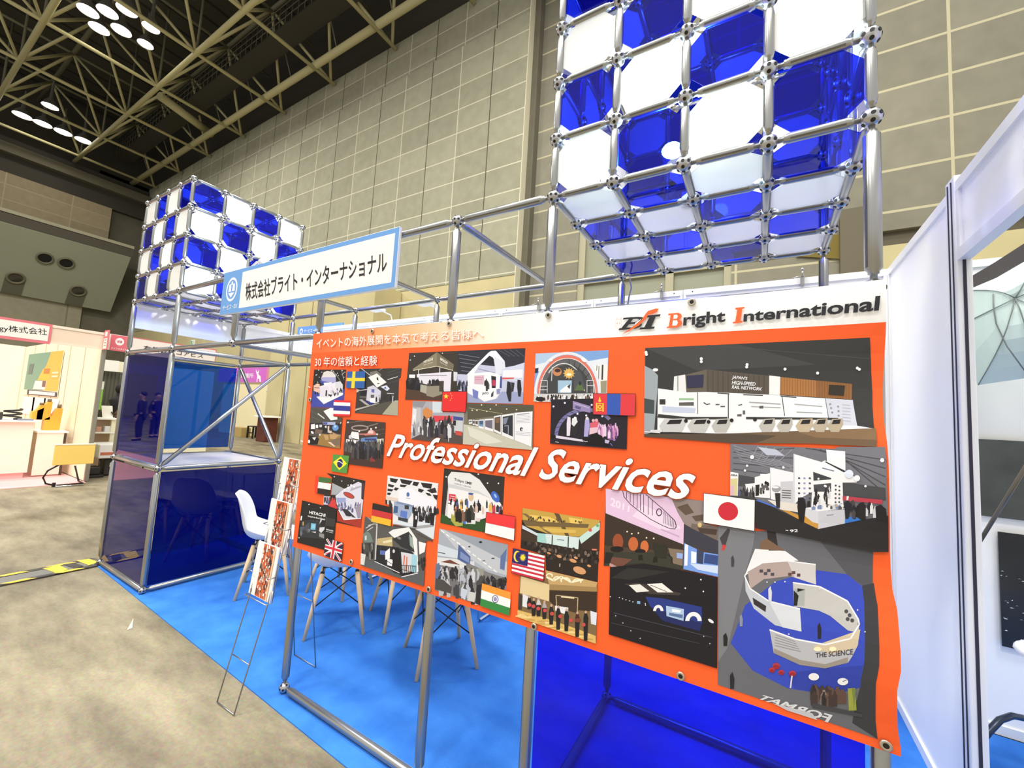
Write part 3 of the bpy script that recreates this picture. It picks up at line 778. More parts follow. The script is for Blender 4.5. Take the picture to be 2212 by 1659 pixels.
class Fr:
    def __init__(s, x0, y0, k): s.x0, s.y0, s.k = x0, y0, k
    def __call__(s, x, y): return pl(s.x0+x*s.k, s.y0+y*s.k)
def pts_of(fr, st): return [fr(*map(float, w.split(','))) for w in st.split()]
PIC_N = [0]
class Pic:
    """a printed picture; outlines are read in the frame fr"""
    def __init__(s, fr, base_h=0.0):
        s.fr = fr; s.P = newP(); s.P.base += base_h
        if PIC_N[0] in (2, 3, 5, 7, 12, 13, 15, 17, 19, 22): s.P.base += .0024   # photos stuck over their neighbours
        PIC_N[0] += 1
    def p(s, col, st): s.P.poly(col, pts_of(s.fr, st)); return s
    def e(s, col, x, y, rx, ry=None, rot=0, n=20):
        ry = rx if ry is None else ry; c, d = math.cos(rot), math.sin(rot)
        s.P.poly(col, [s.fr(x+rx*math.cos(t)*c-ry*math.sin(t)*d, y+rx*math.cos(t)*d+ry*math.sin(t)*c) for t in [2*math.pi*k/n for k in range(n)]]); return s
    def arc(s, col, x, y, rx, ry, w, a0=math.pi, a1=2*math.pi, n=22):
        ts = [a0+(a1-a0)*k/n for k in range(n+1)]; s.P.k += 1
        for t, u in zip(ts, ts[1:]):
            s.P.poly(col, [s.fr(x+r_[0]*math.cos(v), y+r_[1]*math.sin(v)) for r_, v in (((rx, ry), t), ((rx, ry), u), ((rx-w, ry-w), u), ((rx-w, ry-w), t))], True)
        return s
    def l(s, col, w, st):
        ps = [tuple(map(float, q_.split(','))) for q_ in st.split()]; s.P.k += 1
        for a, b_ in zip(ps, ps[1:]):
            dx, dy = b_[0]-a[0], b_[1]-a[1]; n_ = math.hypot(dx, dy) or 1; ox, oy = -dy/n_*w/2, dx/n_*w/2
            s.P.poly(col, [s.fr(a[0]+ox, a[1]+oy), s.fr(b_[0]+ox, b_[1]+oy), s.fr(b_[0]-ox, b_[1]-oy), s.fr(a[0]-ox, a[1]-oy)], True)
        return s
    def crowd(s, st, n, w, h, cols, seed=1):
        """small upright figures scattered along a four-cornered field"""
        r = random.Random(seed); q_ = [tuple(map(float, v.split(','))) for v in st.split()]
        ps = sorted([(r.random(), r.random()) for _ in range(n)], key=lambda t: t[1])
        s.P.k += 1; j = 0
        for u, v in ps:
            x = (q_[0][0]*(1-u)+q_[1][0]*u)*(1-v)+(q_[3][0]*(1-u)+q_[2][0]*u)*v; y = (q_[0][1]*(1-u)+q_[1][1]*u)*(1-v)+(q_[3][1]*(1-u)+q_[2][1]*u)*v
            c = r.choice(cols); ww, hh = w*r.uniform(.7, 1.3), h*r.uniform(.75, 1.25)
            s.P.k += .05
            s.P.poly(c, [s.fr(x-ww/2, y+hh*.5), s.fr(x-ww*.55, y-hh*.2), s.fr(x-ww*.25, y-hh*.36), s.fr(x-ww*.2, y-hh*.5), s.fr(x+ww*.2, y-hh*.5), s.fr(x+ww*.25, y-hh*.36), s.fr(x+ww*.55, y-hh*.2), s.fr(x+ww/2, y+hh*.5)], True)
        return s
    def dots(s, col, r_, st):
        for w in st.split(): x, y = map(float, w.split(',')); s.e(col, x, y, r_, n=8)
        return s
    def t(s, txt, col, st, bold=0, shear=0):
        a = pts_of(s.fr, st); s.P.quad_text(txt, col, *a, bold, shear); return s
    def done(s, nm, label=None):
        big = max(f_[0][k][0] for f_ in s.P.faces for k in range(len(f_[0]))) > 3.9
        o = s.P.build(nm, bn, warp, CUTS if big else None)
        if label: o['label'] = label
        return o
K0, K1, K2 = (30, 28, 28), (52, 49, 48), (88, 86, 84)
W1, W2, GR = (240, 240, 245), (215, 215, 225), (160, 160, 165)
DK = [(28, 26, 28), (45, 42, 44), (70, 66, 66), (36, 34, 44)]
f1 = Fr(660, 740, .1085); f2 = Fr(640, 880, .1085); f3 = Fr(640, 1010, .1085); f4 = Fr(860, 740, .25217); f5 = Fr(780, 1010, .28369); f6 = Fr(920, 1110, .31521)
f7 = Fr(1130, 740, .2521); f8 = Fr(1380, 720, .4252); f9 = Fr(1560, 920, .29945); f10 = Fr(1300, 1040, .44118); f11 = Fr(1540, 1130, .53571); f0 = Fr(0, 0, 1.0); fc = Fr(600, 950, .28933); fk = Fr(1100, 1050, .38879)

# --- upper left pair
a = Pic(f1).p(K0, '178,540 815,540 770,1130 740,1140 580,1300 110,1285').p((58, 68, 165), '150,960 790,930 768,1140 580,1300 110,1285')
a.dots(W1, 9, '265,550 330,590 230,640 280,690 520,560 560,580 640,610 620,640 660,660 740,560 760,610 790,590 740,640 770,690 250,790 215,650')
a.l(GR, 8, '540,540 700,760').l(GR, 8, '720,540 770,740').p((222, 216, 216), '370,590 440,565 540,580 605,650 612,800 335,790 322,700').p((165, 165, 218), '326,690 608,690 612,800 338,790').p((60, 66, 165), '300,730 345,770 560,800 560,860 400,870 300,790').p(W1, '370,800 540,790 520,830 380,850')
a.p((232, 226, 240), '290,870 700,770 750,840 745,1000 600,1085 290,1075').p(W2, '600,790 700,770 745,840 745,930 600,900').p(W1, '230,1078 760,1005 748,1045 375,1225').p((222, 218, 232), '290,880 460,880 460,1100 290,1080').p((230, 190, 175), '168,860 240,815 292,830 285,1010 170,960').l((60, 40, 40), 10, '180,900 285,905').p(K0, '412,950 440,950 432,1070 402,1065').p(K1, '460,1030 545,1040 510,1090').p(K0, '565,1015 625,1010 585,1075').p(K0, '185,990 215,985 210,1030 190,1030').p(K0, '235,990 262,985 255,1030 240,1030')
a.crowd('470,960 740,920 730,1010 470,1060', 22, 18, 60, DK+[W2, (150, 150, 190)], 3).p((190, 190, 205), '230,1078 375,1225 375,1235 225,1085')
a.done('printed_photo', 'printed photo of a white round exhibit on blue floor')
a = Pic(f1).p(K1, '1075,525 1920,510 1900,700 1865,720 1845,1455 990,1405 1030,900')
for y in (560, 620, 690, 780): a.l((84, 82, 80), 7, '1640,%d 1900,%d' % (y+40, y-40))
a.l(W2, 12, '1120,520 1330,680').l((170, 168, 165), 8, '1470,560 1540,510').p((120, 114, 108), '1290,590 1420,560 1520,640 1500,690 1400,620 1300,660').p((238, 238, 238), '1255,690 1425,615 1620,790 1430,900').p(K0, '1420,700 1450,690 1460,760 1425,740').p(K0, '1420,810 1490,810 1455,830').p((212, 222, 242), '1500,880 1620,850 1685,920 1630,965').p((40, 60, 130), '1560,910 1600,880 1620,920')
a.p((205, 203, 222), '1240,890 1360,850 1510,970 1490,1180 1390,1210 1215,1150').p((80, 95, 165), '1320,930 1380,930 1375,1000 1320,990').p(K2, '1305,1040 1375,1040 1370,1100 1305,1100').p(W1, '1290,1110 1395,1110 1390,1205 1290,1190').p((30, 30, 36), '1110,950 1235,940 1215,1060 1090,1060').l(W2, 14, '1040,960 1230,935').p((90, 85, 80), '1090,1060 1215,1070 1205,1110 1090,1100')
a.p((78, 74, 66), '1000,1390 1400,1240 1760,1150 1530,1430').p((168, 164, 144), '1760,1155 1852,1150 1845,1455 1530,1430').p((172, 168, 160), '1000,1320 1500,1195 1470,1215 1000,1360').p((172, 168, 160), '1070,1135 1130,1130 1290,1250 1220,1250').p((42, 42, 130), '1150,1150 1390,1215 1290,1238').crowd('1400,1080 1790,1060 1790,1130 1400,1160', 26, 22, 110, DK+[(200, 200, 205)], 4).l(W2, 12, '1630,1010 1770,1020').l(W1, 10, '1640,740 1840,680')
a.p((225, 190, 175), '1020,920 1080,940 1060,985 1022,990').done('printed_photo', 'printed photo of a hanging diamond sign over a stand')
a = Pic(f2).p((74, 70, 65), '300,0 760,20 760,190 930,205 885,825 245,740').l((96, 92, 88), 10, '300,60 560,230').l((96, 92, 88), 10, '310,180 520,280').p((244, 244, 244), '555,75 700,10 760,18 760,180 832,192 832,240 700,257').p((228, 228, 226), '435,128 452,118 582,218 565,228').p((40, 38, 40), '280,310 915,320 900,530 262,520').p((172, 178, 218), '540,290 795,292 790,352 550,345').p((72, 80, 150), '545,295 640,298 630,340 552,340')
a.p(W1, '310,338 382,328 390,430 306,432').p(W1, '402,350 448,345 452,412 405,410').p(W2, '475,345 527,345 522,395 478,395').p(K0, '550,350 640,355 630,480 550,470').p((205, 190, 185), '640,370 675,370 670,460 725,470 715,520 640,500').p(W2, '580,370 620,360 620,410 590,410').e((96, 150, 222), 795, 405, 62).e((180, 215, 245), 790, 380, 22)
a.p((152, 116, 62), '470,520 900,545 885,825 430,740').p((110, 92, 80), '400,430 545,450 520,530 380,520').p((192, 152, 104), '555,540 650,555 662,640 600,655').p((192, 152, 104), '680,530 880,545 780,640 690,625').p((176, 140, 100), '700,480 900,560 900,580 760,540').p((120, 100, 80), '660,660 900,600 880,760 780,760').p((235, 205, 180), '640,690 700,690 790,770 770,785').p((26, 24, 24), '262,550 470,620 440,735 245,735').p(W1, '330,600 410,595 380,655').e(W1, 335, 500, 34, 22, .8).e(W1, 270, 680, 22, 36).e(W1, 485, 545, 14, 20).e(W1, 900, 310, 9, 18, .5)
a.done('printed_photo', 'printed photo of a lounge with a white ceiling panel')
a = Pic(f2).p((62, 50, 45), '1010,240 1790,300 1725,1215 945,1115 975,600')
a.l((100, 88, 80), 14, '1150,330 1780,260' if False else '1040,300 1400,270').l((130, 122, 115), 18, '1400,390 1640,320').l((96, 86, 80), 10, '1520,480 1770,430').l((96, 86, 80), 10, '1560,560 1770,520').arc((160, 146, 142), 1280, 410, 175, 60, 26, 0, 6.28).p((205, 120, 110), '1370,560 1500,440 1560,460 1620,545').p((240, 200, 195), '1450,470 1500,445 1540,465 1550,520 1440,520').p((205, 120, 110), '1260,520 1420,520 1440,550 1260,545').p(W1, '1120,480 1255,500 1270,650 1070,620').p(W2, '1060,560 1120,540 1120,620 1060,620')
a.p((96, 132, 190), '1310,610 1620,585 1625,690 1290,680').p((50, 60, 120), '1380,620 1600,620 1600,660 1380,655').p((232, 232, 235), '1010,630 1270,660 1240,720 1010,700').l(K0, 12, '1100,610 1260,645').p((210, 210, 200), '1620,630 1755,620 1745,740 1620,720').l((190, 190, 80), 12, '1640,620 1610,740').crowd('980,720 1740,720 1740,880 980,850', 70, 40, 170, DK+[(90, 86, 84), (60, 70, 90), (110, 105, 100)], 5)
a.p((64, 45, 40), '960,870 1130,910 1240,960 1740,960 1725,1215 945,1115').p((150, 145, 140), '1230,920 1330,940 1400,1000 1240,960').p((130, 50, 45), '1490,980 1600,960 1580,1080 1480,1080').crowd('1100,860 1700,890 1700,960 1150,930', 18, 46, 200, DK, 6).dots(W1, 18, '1045,300 1600,405 1270,475 1625,535 1505,430').done('printed_photo', 'printed photo of a crowd below a ring-shaped canopy')
# --- middle left
a = Pic(f3).p((42, 37, 34), '605,105 1380,260 1345,620 1296,1195 640,1060 540,740 560,545 700,550 720,200').dots(W1, 12, '765,182 912,268 1152,262 1040,350')
a.p((168, 172, 182), '722,305 960,420 900,470 790,545 700,540').p((218, 218, 236), '1240,282 1308,312 1300,620 1340,640 1296,1020 950,1042 810,720 788,560 950,430').p((180, 180, 196), '1100,400 1290,360 1300,390 1080,470').l(GR, 10, '1080,460 1300,365').dots(W1, 22, '1100,350 1040,400 970,440 1160,380').p((215, 58, 58), '735,600 770,610 830,830 640,760').p((200, 195, 220), '555,560 690,570 640,740 545,735').crowd('560,620 760,600 740,680 560,700', 14, 22, 80, DK+[(90, 100, 190), (190, 60, 60)], 7)
a.p((168, 48, 36), '820,840 950,1040 1310,1015 1296,1195 820,1062').e((60, 30, 30), 1055, 550, 120, 50, .45).e((186, 66, 58), 1055, 550, 108, 42, .45).p((150, 160, 210), '800,600 990,600 1000,800 860,830').crowd('810,720 1240,680 1240,860 880,840', 40, 22, 80, [(90, 100, 150), (60, 65, 110), W1, W2, (120, 110, 150)], 8).p((46, 42, 52), '915,820 1020,830 1195,1000 1000,960').l(W1, 16, '850,840 955,1035 1290,1010').l(W2, 10, '900,900 960,960 930,990').l(W1, 9, '1000,990 1120,970').p((150, 140, 160), '1180,800 1300,700 1290,1000 1230,1010').p((60, 50, 60), '1310,330 1370,300 1340,600 1310,590').done('printed_photo', 'printed photo of a white stand on red floor')
a = Pic(f3).p(K0, '130,650 822,820 768,1440 600,1420 585,1640 30,1485').dots(W1, 12, '268,732 495,796 70,1395').t('HITACHI', (244, 244, 244), '278,855 600,920 590,985 272,915', .03).t('Inspire the Next', (230, 230, 230), '248,945 592,1010 588,1060 250,985', .03)
a.p((44, 46, 52), '110,1050 470,1030 560,1300 560,1420 90,1380').p((112, 190, 226), '310,1105 408,1115 395,1240 300,1228').p((150, 205, 232), '330,1130 390,1140 385,1200 325,1190').p(W1, '110,960 135,960 120,1050 95,1045').p((190, 150, 90), '140,1080 165,1070 165,1150 140,1150').p((80, 88, 105), '90,1180 180,1170 180,1300 90,1340').p(W2, '480,1190 580,1180 575,1230 510,1300 470,1260').p((140, 140, 140), '470,1300 570,1320 570,1410 470,1370').p(W2, '470,1130 520,1060 530,1020 500,1020 480,1110').p((70, 72, 78), '190,1150 280,1090 280,1300 190,1300').p(W2, '310,1275 410,1270 400,1300').crowd('110,1200 280,1180 280,1310 110,1330', 12, 24, 70, [(110, 115, 125), (70, 75, 85), K1], 3)
a.p(K1, '605,980 800,1030 775,1180 605,1150').l((80, 78, 75), 6, '620,940 600,1180').t('HITACHI', W1, '612,1212 752,1248 748,1275 608,1240', .03).l(W2, 8, '605,1262 745,1300').done('printed_photo', 'dark printed photo with a white company slogan')
a = Pic(f5).p((232, 232, 236), '205,60 590,120 555,545 480,530 380,450 243,430 243,300 190,270')
for st in ('222,78 285,88 268,118 225,106', '297,85 395,102 372,132 312,120', '402,106 446,112 430,142 392,134', '456,114 545,124 535,162 474,150', '300,128 352,134 335,150 300,146', '440,158 484,170 462,192 436,180', '500,172 566,152 580,190 540,195', '210,122 256,136 244,152 208,142', '204,160 250,166 236,182 204,178', '204,190 232,192 222,210 200,206', '492,190 526,196 540,216 510,212', '548,205 586,210 578,250 558,230', '262,150 292,156 272,176 252,168', '470,128 500,132 490,142 470,138'): a.p((38, 34, 34), st)
a.p((242, 238, 250), '288,172 380,156 472,214 580,262 575,330 500,330 400,300 285,275').e((80, 110, 170), 360, 205, 12, 18).l((130, 140, 170), 4, '345,232 378,236').p((156, 172, 204), '255,255 400,292 385,360 350,410 248,350').p((60, 90, 140), '255,290 285,295 280,345 248,345').p((120, 140, 180), '275,255 395,285 392,300 272,272').p(K1, '335,285 368,288 366,318 334,314').p((90, 120, 200), '305,325 355,335 350,390 300,370').p((52, 56, 66), '285,375 360,390 358,420 285,400')
a.p((218, 226, 236), '243,425 290,400 360,420 570,400 555,545 480,530 380,450').p(GR, '245,425 380,448 560,430 556,450 400,470').crowd('395,310 585,320 580,400 420,385', 40, 16, 60, DK+[(120, 115, 120), W2], 9).p((28, 26, 30), '405,330 434,330 438,380 425,455 398,452').p(W1, '418,365 430,370 426,395 416,392').p((28, 26, 30), '530,345 565,345 556,440 530,435').crowd('192,250 240,265 236,290 192,285', 6, 12, 40, DK, 2).p((225, 205, 195), '192,215 285,235 280,255 192,245').done('printed_photo', 'printed photo of a hall with a white lattice ceiling')
a = Pic(f5).p((84, 82, 80), '35,370 95,402 240,446 385,455 440,480 552,546 498,560 482,900 0,735').l((190, 190, 190), 8, '60,440 130,420').l((60, 58, 56), 12, '250,440 420,470').l((70, 68, 66), 10, '430,500 550,560').p((150, 150, 150), '50,375 75,385 130,430 118,440').l(W2, 5, '40,460 80,440').l(W2, 5, '52,480 96,452')
a.p((194, 174, 122), '130,540 242,525 245,600 120,585').p((232, 220, 180), '170,560 240,545 240,565 175,575').p((112, 128, 122), '22,505 50,482 75,500 100,565 25,572').p(W2, '35,520 48,515 48,550 35,550').p((34, 34, 42), '115,590 250,600 400,640 400,800 330,830 110,712').p((40, 44, 52), '10,575 105,575 100,690 10,660').crowd('12,590 100,590 96,690 12,660', 14, 14, 60, DK+[(130, 130, 120)], 4)
a.p((236, 236, 238), '215,492 250,470 370,452 432,545 442,790 420,802 408,650 242,520').p((40, 42, 46), '244,542 368,486 395,520 412,645 310,600').e((120, 120, 122), 295, 535, 16, 10, .5).p((150, 168, 160), '372,500 400,540 405,620 378,590').p((88, 105, 175), '150,628 195,632 190,665 150,660').p(W1, '190,640 225,610 225,690 190,700').p(W1, '205,690 250,700 240,750 205,740').p(W2, '310,640 415,660 415,790 320,800').p((210, 100, 80), '332,665 342,668 335,740 326,738').p((210, 120, 90), '350,675 360,678 356,780 342,790').p((160, 210, 230), '392,655 432,668 430,800 385,790').l(K0, 4, '110,650 300,770 420,800').l(K0, 5, '300,740 420,750')
for k in range(9): a.l(K0, 4, '%d,%d %d,%d' % (312+k*14, 742, 308+k*14, 815))
a.p((28, 26, 28), '238,612 290,605 300,690 318,770 290,800 250,800 245,700').e(W2, 255, 635, 9, 14).p((84, 88, 92), '12,690 110,715 325,835 490,775 482,900 0,740').p((220, 222, 222), '5,650 42,660 30,740 2,735').l((205, 205, 205), 9, '128,425 115,700').l(W1, 5, '110,712 300,800').l(W1, 6, '315,830 440,800').p(W1, '445,560 500,575 490,640 450,660').crowd('445,680 492,690 490,760 445,770', 8, 14, 40, DK, 5).done('printed_photo', 'printed photo of a black and white stand')
a = Pic(f5).p((44, 39, 37), '635,5 1095,70 1080,345 962,340 950,495 605,420').dots(W1, 6, '965,118 1048,120 895,50 650,70').p((228, 228, 230), '662,70 690,32 830,42 905,92 985,205 1005,245 900,202 665,152').p((205, 205, 210), '665,120 900,180 1005,245 900,202 665,152').t('Tokyo SME', (30, 30, 32), '712,78 848,112 842,140 710,104', .02).t('SUPPORT CENTER', (70, 70, 72), '714,116 840,146 838,155 713,125', .01)
a.p((238, 236, 238), '665,150 900,200 1060,265 1080,300 1075,345 960,380 800,430 640,372').p((212, 208, 212), '665,150 672,152 660,372 640,370').p((208, 58, 72), '672,198 724,206 720,260 668,252').l(W1, 4, '678,215 715,222').l(W1, 4, '676,232 715,240').l(K0, 7, '665,270 720,280').e((215, 185, 150), 840, 222, 20, 34).p((60, 90, 160), '820,190 860,195 850,210 820,205').crowd('690,240 1080,290 1070,340 690,330', 46, 16, 60, DK+[(220, 190, 180), W1, (200, 60, 70), (230, 180, 80), (70, 90, 160)], 11).e((56, 98, 196), 1025, 222, 26, 46, -.5).e((150, 190, 235), 1025, 215, 8, 18, -.5)
a.p((42, 76, 36), '612,350 660,372 700,420 800,430 955,390 950,495 605,420').p((168, 168, 74), '690,352 782,376 776,442 722,446 686,402').p((200, 200, 110), '690,352 782,376 722,384').p((70, 110, 190), '776,400 810,410 800,430 776,425').p((226, 226, 228), '802,360 880,370 872,430 800,425').crowd('720,330 900,330 900,390 730,370', 10, 34, 90, [(130, 92, 70), (60, 56, 50), K0], 12).p((220, 200, 205), '880,385 915,385 905,412 885,410').done('printed_photo', 'printed photo of a white drum-shaped stand')
a = Pic(f6).p((166, 173, 187), '95,100 565,210 550,520 390,475 378,625 62,520').p((192, 196, 206), '95,100 340,160 560,300 556,420 420,380 220,250').p((150, 158, 172), '120,105 565,210 560,330 400,250')
for k in range(11): a.l((246, 246, 248), 7, '%d,%d %d,%d' % (105+k*36, 112+k*27, 128+k*36, 129+k*27))
a.e(K0, 377, 193, 11, 7).e(K1, 300, 224, 8, 5).e(K1, 462, 304, 12, 4).e(K2, 400, 320, 9, 3).p((206, 216, 228), '85,205 225,252 220,305 82,285').l((80, 84, 95), 6, '85,262 135,272').p((72, 92, 148), '226,208 308,292 304,352 218,312').p((120, 140, 190), '240,255 300,300 298,335 235,300').p((90, 110, 160), '556,236 540,385 510,375 514,290').p(W2, '305,325 335,322 335,360 305,355').p((120, 118, 118), '68,340 300,340 430,400 552,440 548,520 390,475 378,625 62,520')
a.p((220, 222, 225), '80,295 220,310 280,345 270,380 80,345').p((112, 60, 50), '102,328 170,313 238,350').p((150, 148, 140), '285,370 400,375 395,470 290,470').crowd('80,370 280,380 270,560 80,520', 46, 30, 90, [(60, 58, 62), (110, 108, 112), (40, 38, 42), (180, 182, 190), (90, 110, 150), (200, 200, 205)], 13).crowd('230,390 380,400 375,580 230,560', 34, 30, 90, [(40, 38, 42), (120, 120, 120), (180, 185, 200), (70, 68, 70), (205, 208, 215)], 14).crowd('380,430 550,450 548,510 390,470', 44, 16, 36, DK, 15).p((196, 205, 222), '245,505 290,520 270,590 240,560').p((205, 205, 205), '300,530 345,540 335,605 285,590').p((40, 38, 40), '350,490 388,480 376,625 340,612').p((70, 66, 66), '70,440 120,450 180,500 175,545 65,515').done('printed_photo', 'printed photo of a crowded hall under a pale ceiling')
# --- middle top: two pairs
a = Pic(f4).p((52, 46, 40), '97,90 515,72 507,415 390,420 388,498 62,490').dots(W1, 5, '143,117 107,150 382,92').p((132, 124, 102), '130,225 335,83 335,205 130,242').p((112, 104, 84), '335,83 480,188 474,242 335,205').l((225, 215, 190), 5, '130,240 335,203 474,240').t('HITACHI', (230, 226, 214), '222,158 300,128 300,152 222,178', .03).t('Inspire the Next', (220, 215, 200), '222,190 300,165 300,176 222,198', .02).t('HITACHI', (240, 238, 230), '364,128 426,165 424,188 363,152', .04).t('Inspire the Next', (225, 222, 210), '362,162 424,196 423,205 361,173', .02)
a.p((226, 222, 236), '162,272 460,250 450,418 395,420 385,330 255,360 165,340').l(W1, 5, '178,235 178,300').l(W1, 6, '360,215 358,375').l(K1, 4, '190,285 420,280').crowd('80,320 205,320 200,400 80,390', 16, 26, 80, DK, 16).p(W1, '98,275 150,275 145,305 98,302').crowd('200,330 350,330 345,370 200,370', 12, 20, 50, DK, 17).p((74, 54, 42), '75,400 250,420 388,440 388,498 62,490').p((142, 134, 116), '250,375 392,368 388,440 302,470 245,455').p((170, 164, 150), '195,360 250,370 245,440 192,420').p((60, 54, 48), '355,330 395,328 392,420 355,420').p(W2, '478,250 512,255 505,330 478,330').done('printed_photo', 'printed photo of a grey canopy stand')
a = Pic(f4).p((194, 198, 226), '515,72 1092,48 1070,525 595,515 595,420 505,415').p((40, 42, 52), '515,72 1092,48 1085,182 925,212 700,190 590,275 508,270')
for k in range(5): a.l((112, 114, 128), 5, '%d,%d %d,%d' % (520+k*6, 100+k*35, 700-k*20, 130+k*30))
for k in range(4): a.l((90, 92, 105), 4, '%d,%d %d,%d' % (860+k*50, 62, 960+k*40, 120))
a.p((236, 239, 250), '588,278 775,88 800,72 840,70 915,160 922,220 880,275 842,275 822,140 785,112 690,205 640,290').p((30, 30, 38), '740,165 785,112 815,130 820,185').p((222, 226, 242), '822,120 915,165 922,220 880,275 842,275').p((240, 240, 248), '598,270 800,250 885,285 880,420 840,482 740,508 690,470 595,440').p((206, 212, 236), '890,232 1085,172 1072,340 890,322').p((236, 236, 246), '900,240 1070,230 1068,300 900,310').p((205, 80, 70), '895,300 1000,300 990,312 890,316')
a.p((210, 175, 195), '655,285 740,280 735,360 655,355').l((200, 80, 100), 3, '660,300 730,296').l((200, 80, 100), 3, '660,318 725,316').p((36, 34, 44), '800,285 842,292 838,390 805,390').p((190, 50, 90), '808,320 838,325 836,372 808,370').p((60, 70, 150), '878,290 892,290 890,390 872,390').l((120, 130, 170), 4, '690,225 830,260').p((152, 160, 200), '596,430 690,480 740,508 850,480 890,420 1078,425 1070,525 595,515').p((240, 240, 248), '694,410 760,395 835,392 838,450 800,490 740,503 700,480').t('JNTO', (40, 40, 48), '722,428 778,424 778,448 722,452', .04).p((60, 62, 72), '800,440 822,412 818,460 798,470').p((130, 140, 190), '845,400 880,395 875,435 848,445').crowd('510,330 600,340 596,410 510,400', 22, 14, 50, DK+[(110, 115, 160)], 18).crowd('740,330 800,340 790,380 745,380', 7, 14, 60, DK+[W1], 19)
a.p((34, 32, 38), '938,332 966,340 975,420 970,505 950,505 930,430').p((34, 32, 38), '1025,318 1052,322 1060,400 1052,465 1032,462 1022,380').p((44, 42, 48), '970,340 1000,345 990,420 975,420').p((110, 120, 190), '640,395 690,420 685,485 645,470').done('printed_photo', 'printed photo of a white loop-shaped stand')
a = Pic(f4).p((166, 166, 178), '130,500 388,508 388,598 572,598 558,870 115,825').p((220, 222, 230), '130,560 165,570 160,700 122,700').p((190, 188, 192), '168,560 200,555 200,720 165,720').p((140, 140, 150), '130,500 245,505 215,560 130,545').p((204, 216, 224), '300,505 388,510 388,600 300,600').p((208, 132, 74), '216,582 245,552 285,578 302,585 298,640 222,640').p((180, 110, 70), '226,640 295,640 290,690 230,690').p((216, 62, 72), '305,626 472,630 470,682 305,678').p((60, 72, 142), '478,630 562,642 560,668 478,662').p((196, 200, 206), '475,665 560,670 558,760 480,755')
a.p((78, 66, 64), '210,780 560,770 558,870 240,842 115,825').crowd('225,690 470,690 470,770 230,780', 46, 26, 110, DK+[(70, 60, 75), W2], 20).crowd('125,700 220,700 215,790 125,790', 12, 14, 60, [W2, GR, K2], 21).p((200, 70, 60), '495,755 555,765 550,800 500,790').l(W2, 5, '440,760 438,850').p(W1, '135,620 155,620 150,660 135,660').p(K0, '478,665 502,668 500,712 476,708').done('printed_photo', 'printed photo of a group before a red banner')
a = Pic(f4).p((112, 107, 88), '590,520 1165,535 1157,920 560,870').p((80, 76, 60), '590,520 1165,535 1160,590 900,622 600,660').l((190, 180, 140), 3, '610,560 900,610').dots((236, 230, 200), 6, '845,535 795,570 720,535 680,580 935,570 1020,575 765,590 640,580').p((194, 192, 176), '568,700 700,722 1000,835 1150,895 1157,920 560,870').p((214, 214, 200), '600,720 720,760 900,850 760,870 620,800').p((120, 112, 96), '570,600 600,590 600,700 568,700')
for k, (x0, x1, y0, y1, y2, y3, c) in enumerate(((612, 640, 662, 660, 698, 694, (90, 100, 110)), (645, 662, 663, 662, 705, 708, (70, 70, 75)), (666, 690, 665, 664, 708, 716, (90, 70, 70)), (694, 741, 662, 658, 730, 742, (112, 148, 190)), (745, 822, 655, 650, 742, 765, (104, 100, 118)), (826, 888, 632, 620, 762, 790, (80, 66, 60)), (892, 998, 620, 606, 795, 835, (42, 46, 54)))):
    a.p((232, 232, 236), '%d,%d %d,%d %d,%d %d,%d' % (x0, y0, x1, y1, x1, y3, x0, y2)); d = (x1-x0)*.09
    a.p(c, '%f,%f %f,%f %f,%f %f,%f' % (x0+d, y0+6+d, x1-d, y1+6+d, x1-d, y3-10-d*2, x0+d, y2-8-d*2))
a.p((70, 90, 130), '700,670 735,668 735,700 700,700').p((120, 90, 70), '835,650 880,645 870,690 840,690').p((120, 130, 150), '905,650 950,640 930,700 905,700').l(W2, 3, '915,715 950,712 948,790').p((236, 236, 242), '1002,602 1157,590 1147,893 1002,835')
for k in range(10): a.l((150, 150, 165), 2.5 if k else 7, '%d,%d %d,%d' % (1015 if k else 1025, 618+k*12+(60 if k > 6 else 0), 1140 if k else 1130, 606+k*13+(75 if k > 6 else 0)))
a.e(K0, 1062, 742, 13, 17).e(W1, 1066, 746, 6, 9).done('printed_photo', 'printed photo of a corridor of picture panels')
# --- arch and night stage
a = Pic(f7).p((120, 162, 222), '110,95 735,65 716,440 605,482 240,510 92,505').p((225, 232, 242), '108,150 230,130 220,260 104,240').p((225, 232, 242), '560,160 730,130 722,240 600,220').p((175, 200, 232), '110,95 350,85 200,170 106,190').p((236, 236, 236), '612,200 728,184 720,440 612,440')
a.p(K1, '676,192 690,190 686,320 672,320').p(K1, '632,196 637,195 634,240 629,240').l(K0, 5, '652,200 648,320').p((150, 145, 120), '665,330 720,325 716,432 668,432').p((30, 40, 60), '105,222 135,218 128,260 103,262').p((240, 240, 240), '100,380 130,380 128,440 98,440')
def halfdisc(a, col, x, y, rx, ry): a.P.poly(col, [a.fr(x+rx*math.cos(t), y+ry*math.sin(t)) for t in [math.pi+math.pi*k/24 for k in range(25)]])
for c, rx, ry in (((226, 228, 236), 285, 358), ((150, 160, 200), 262, 335), ((224, 112, 92), 258, 330), ((240, 220, 215), 240, 306), ((88, 88, 92), 234, 300), ((60, 60, 62), 200, 250)): halfdisc(a, c, 382, 438, rx, ry)
for k in range(7): a.l(K0, 4, '%f,%f %f,%f' % (382+188*math.cos(-1.5+k*.22), 438+236*math.sin(-1.5+k*.22), 382+232*math.cos(-1.5+k*.22), 438+298*math.sin(-1.5+k*.22)))
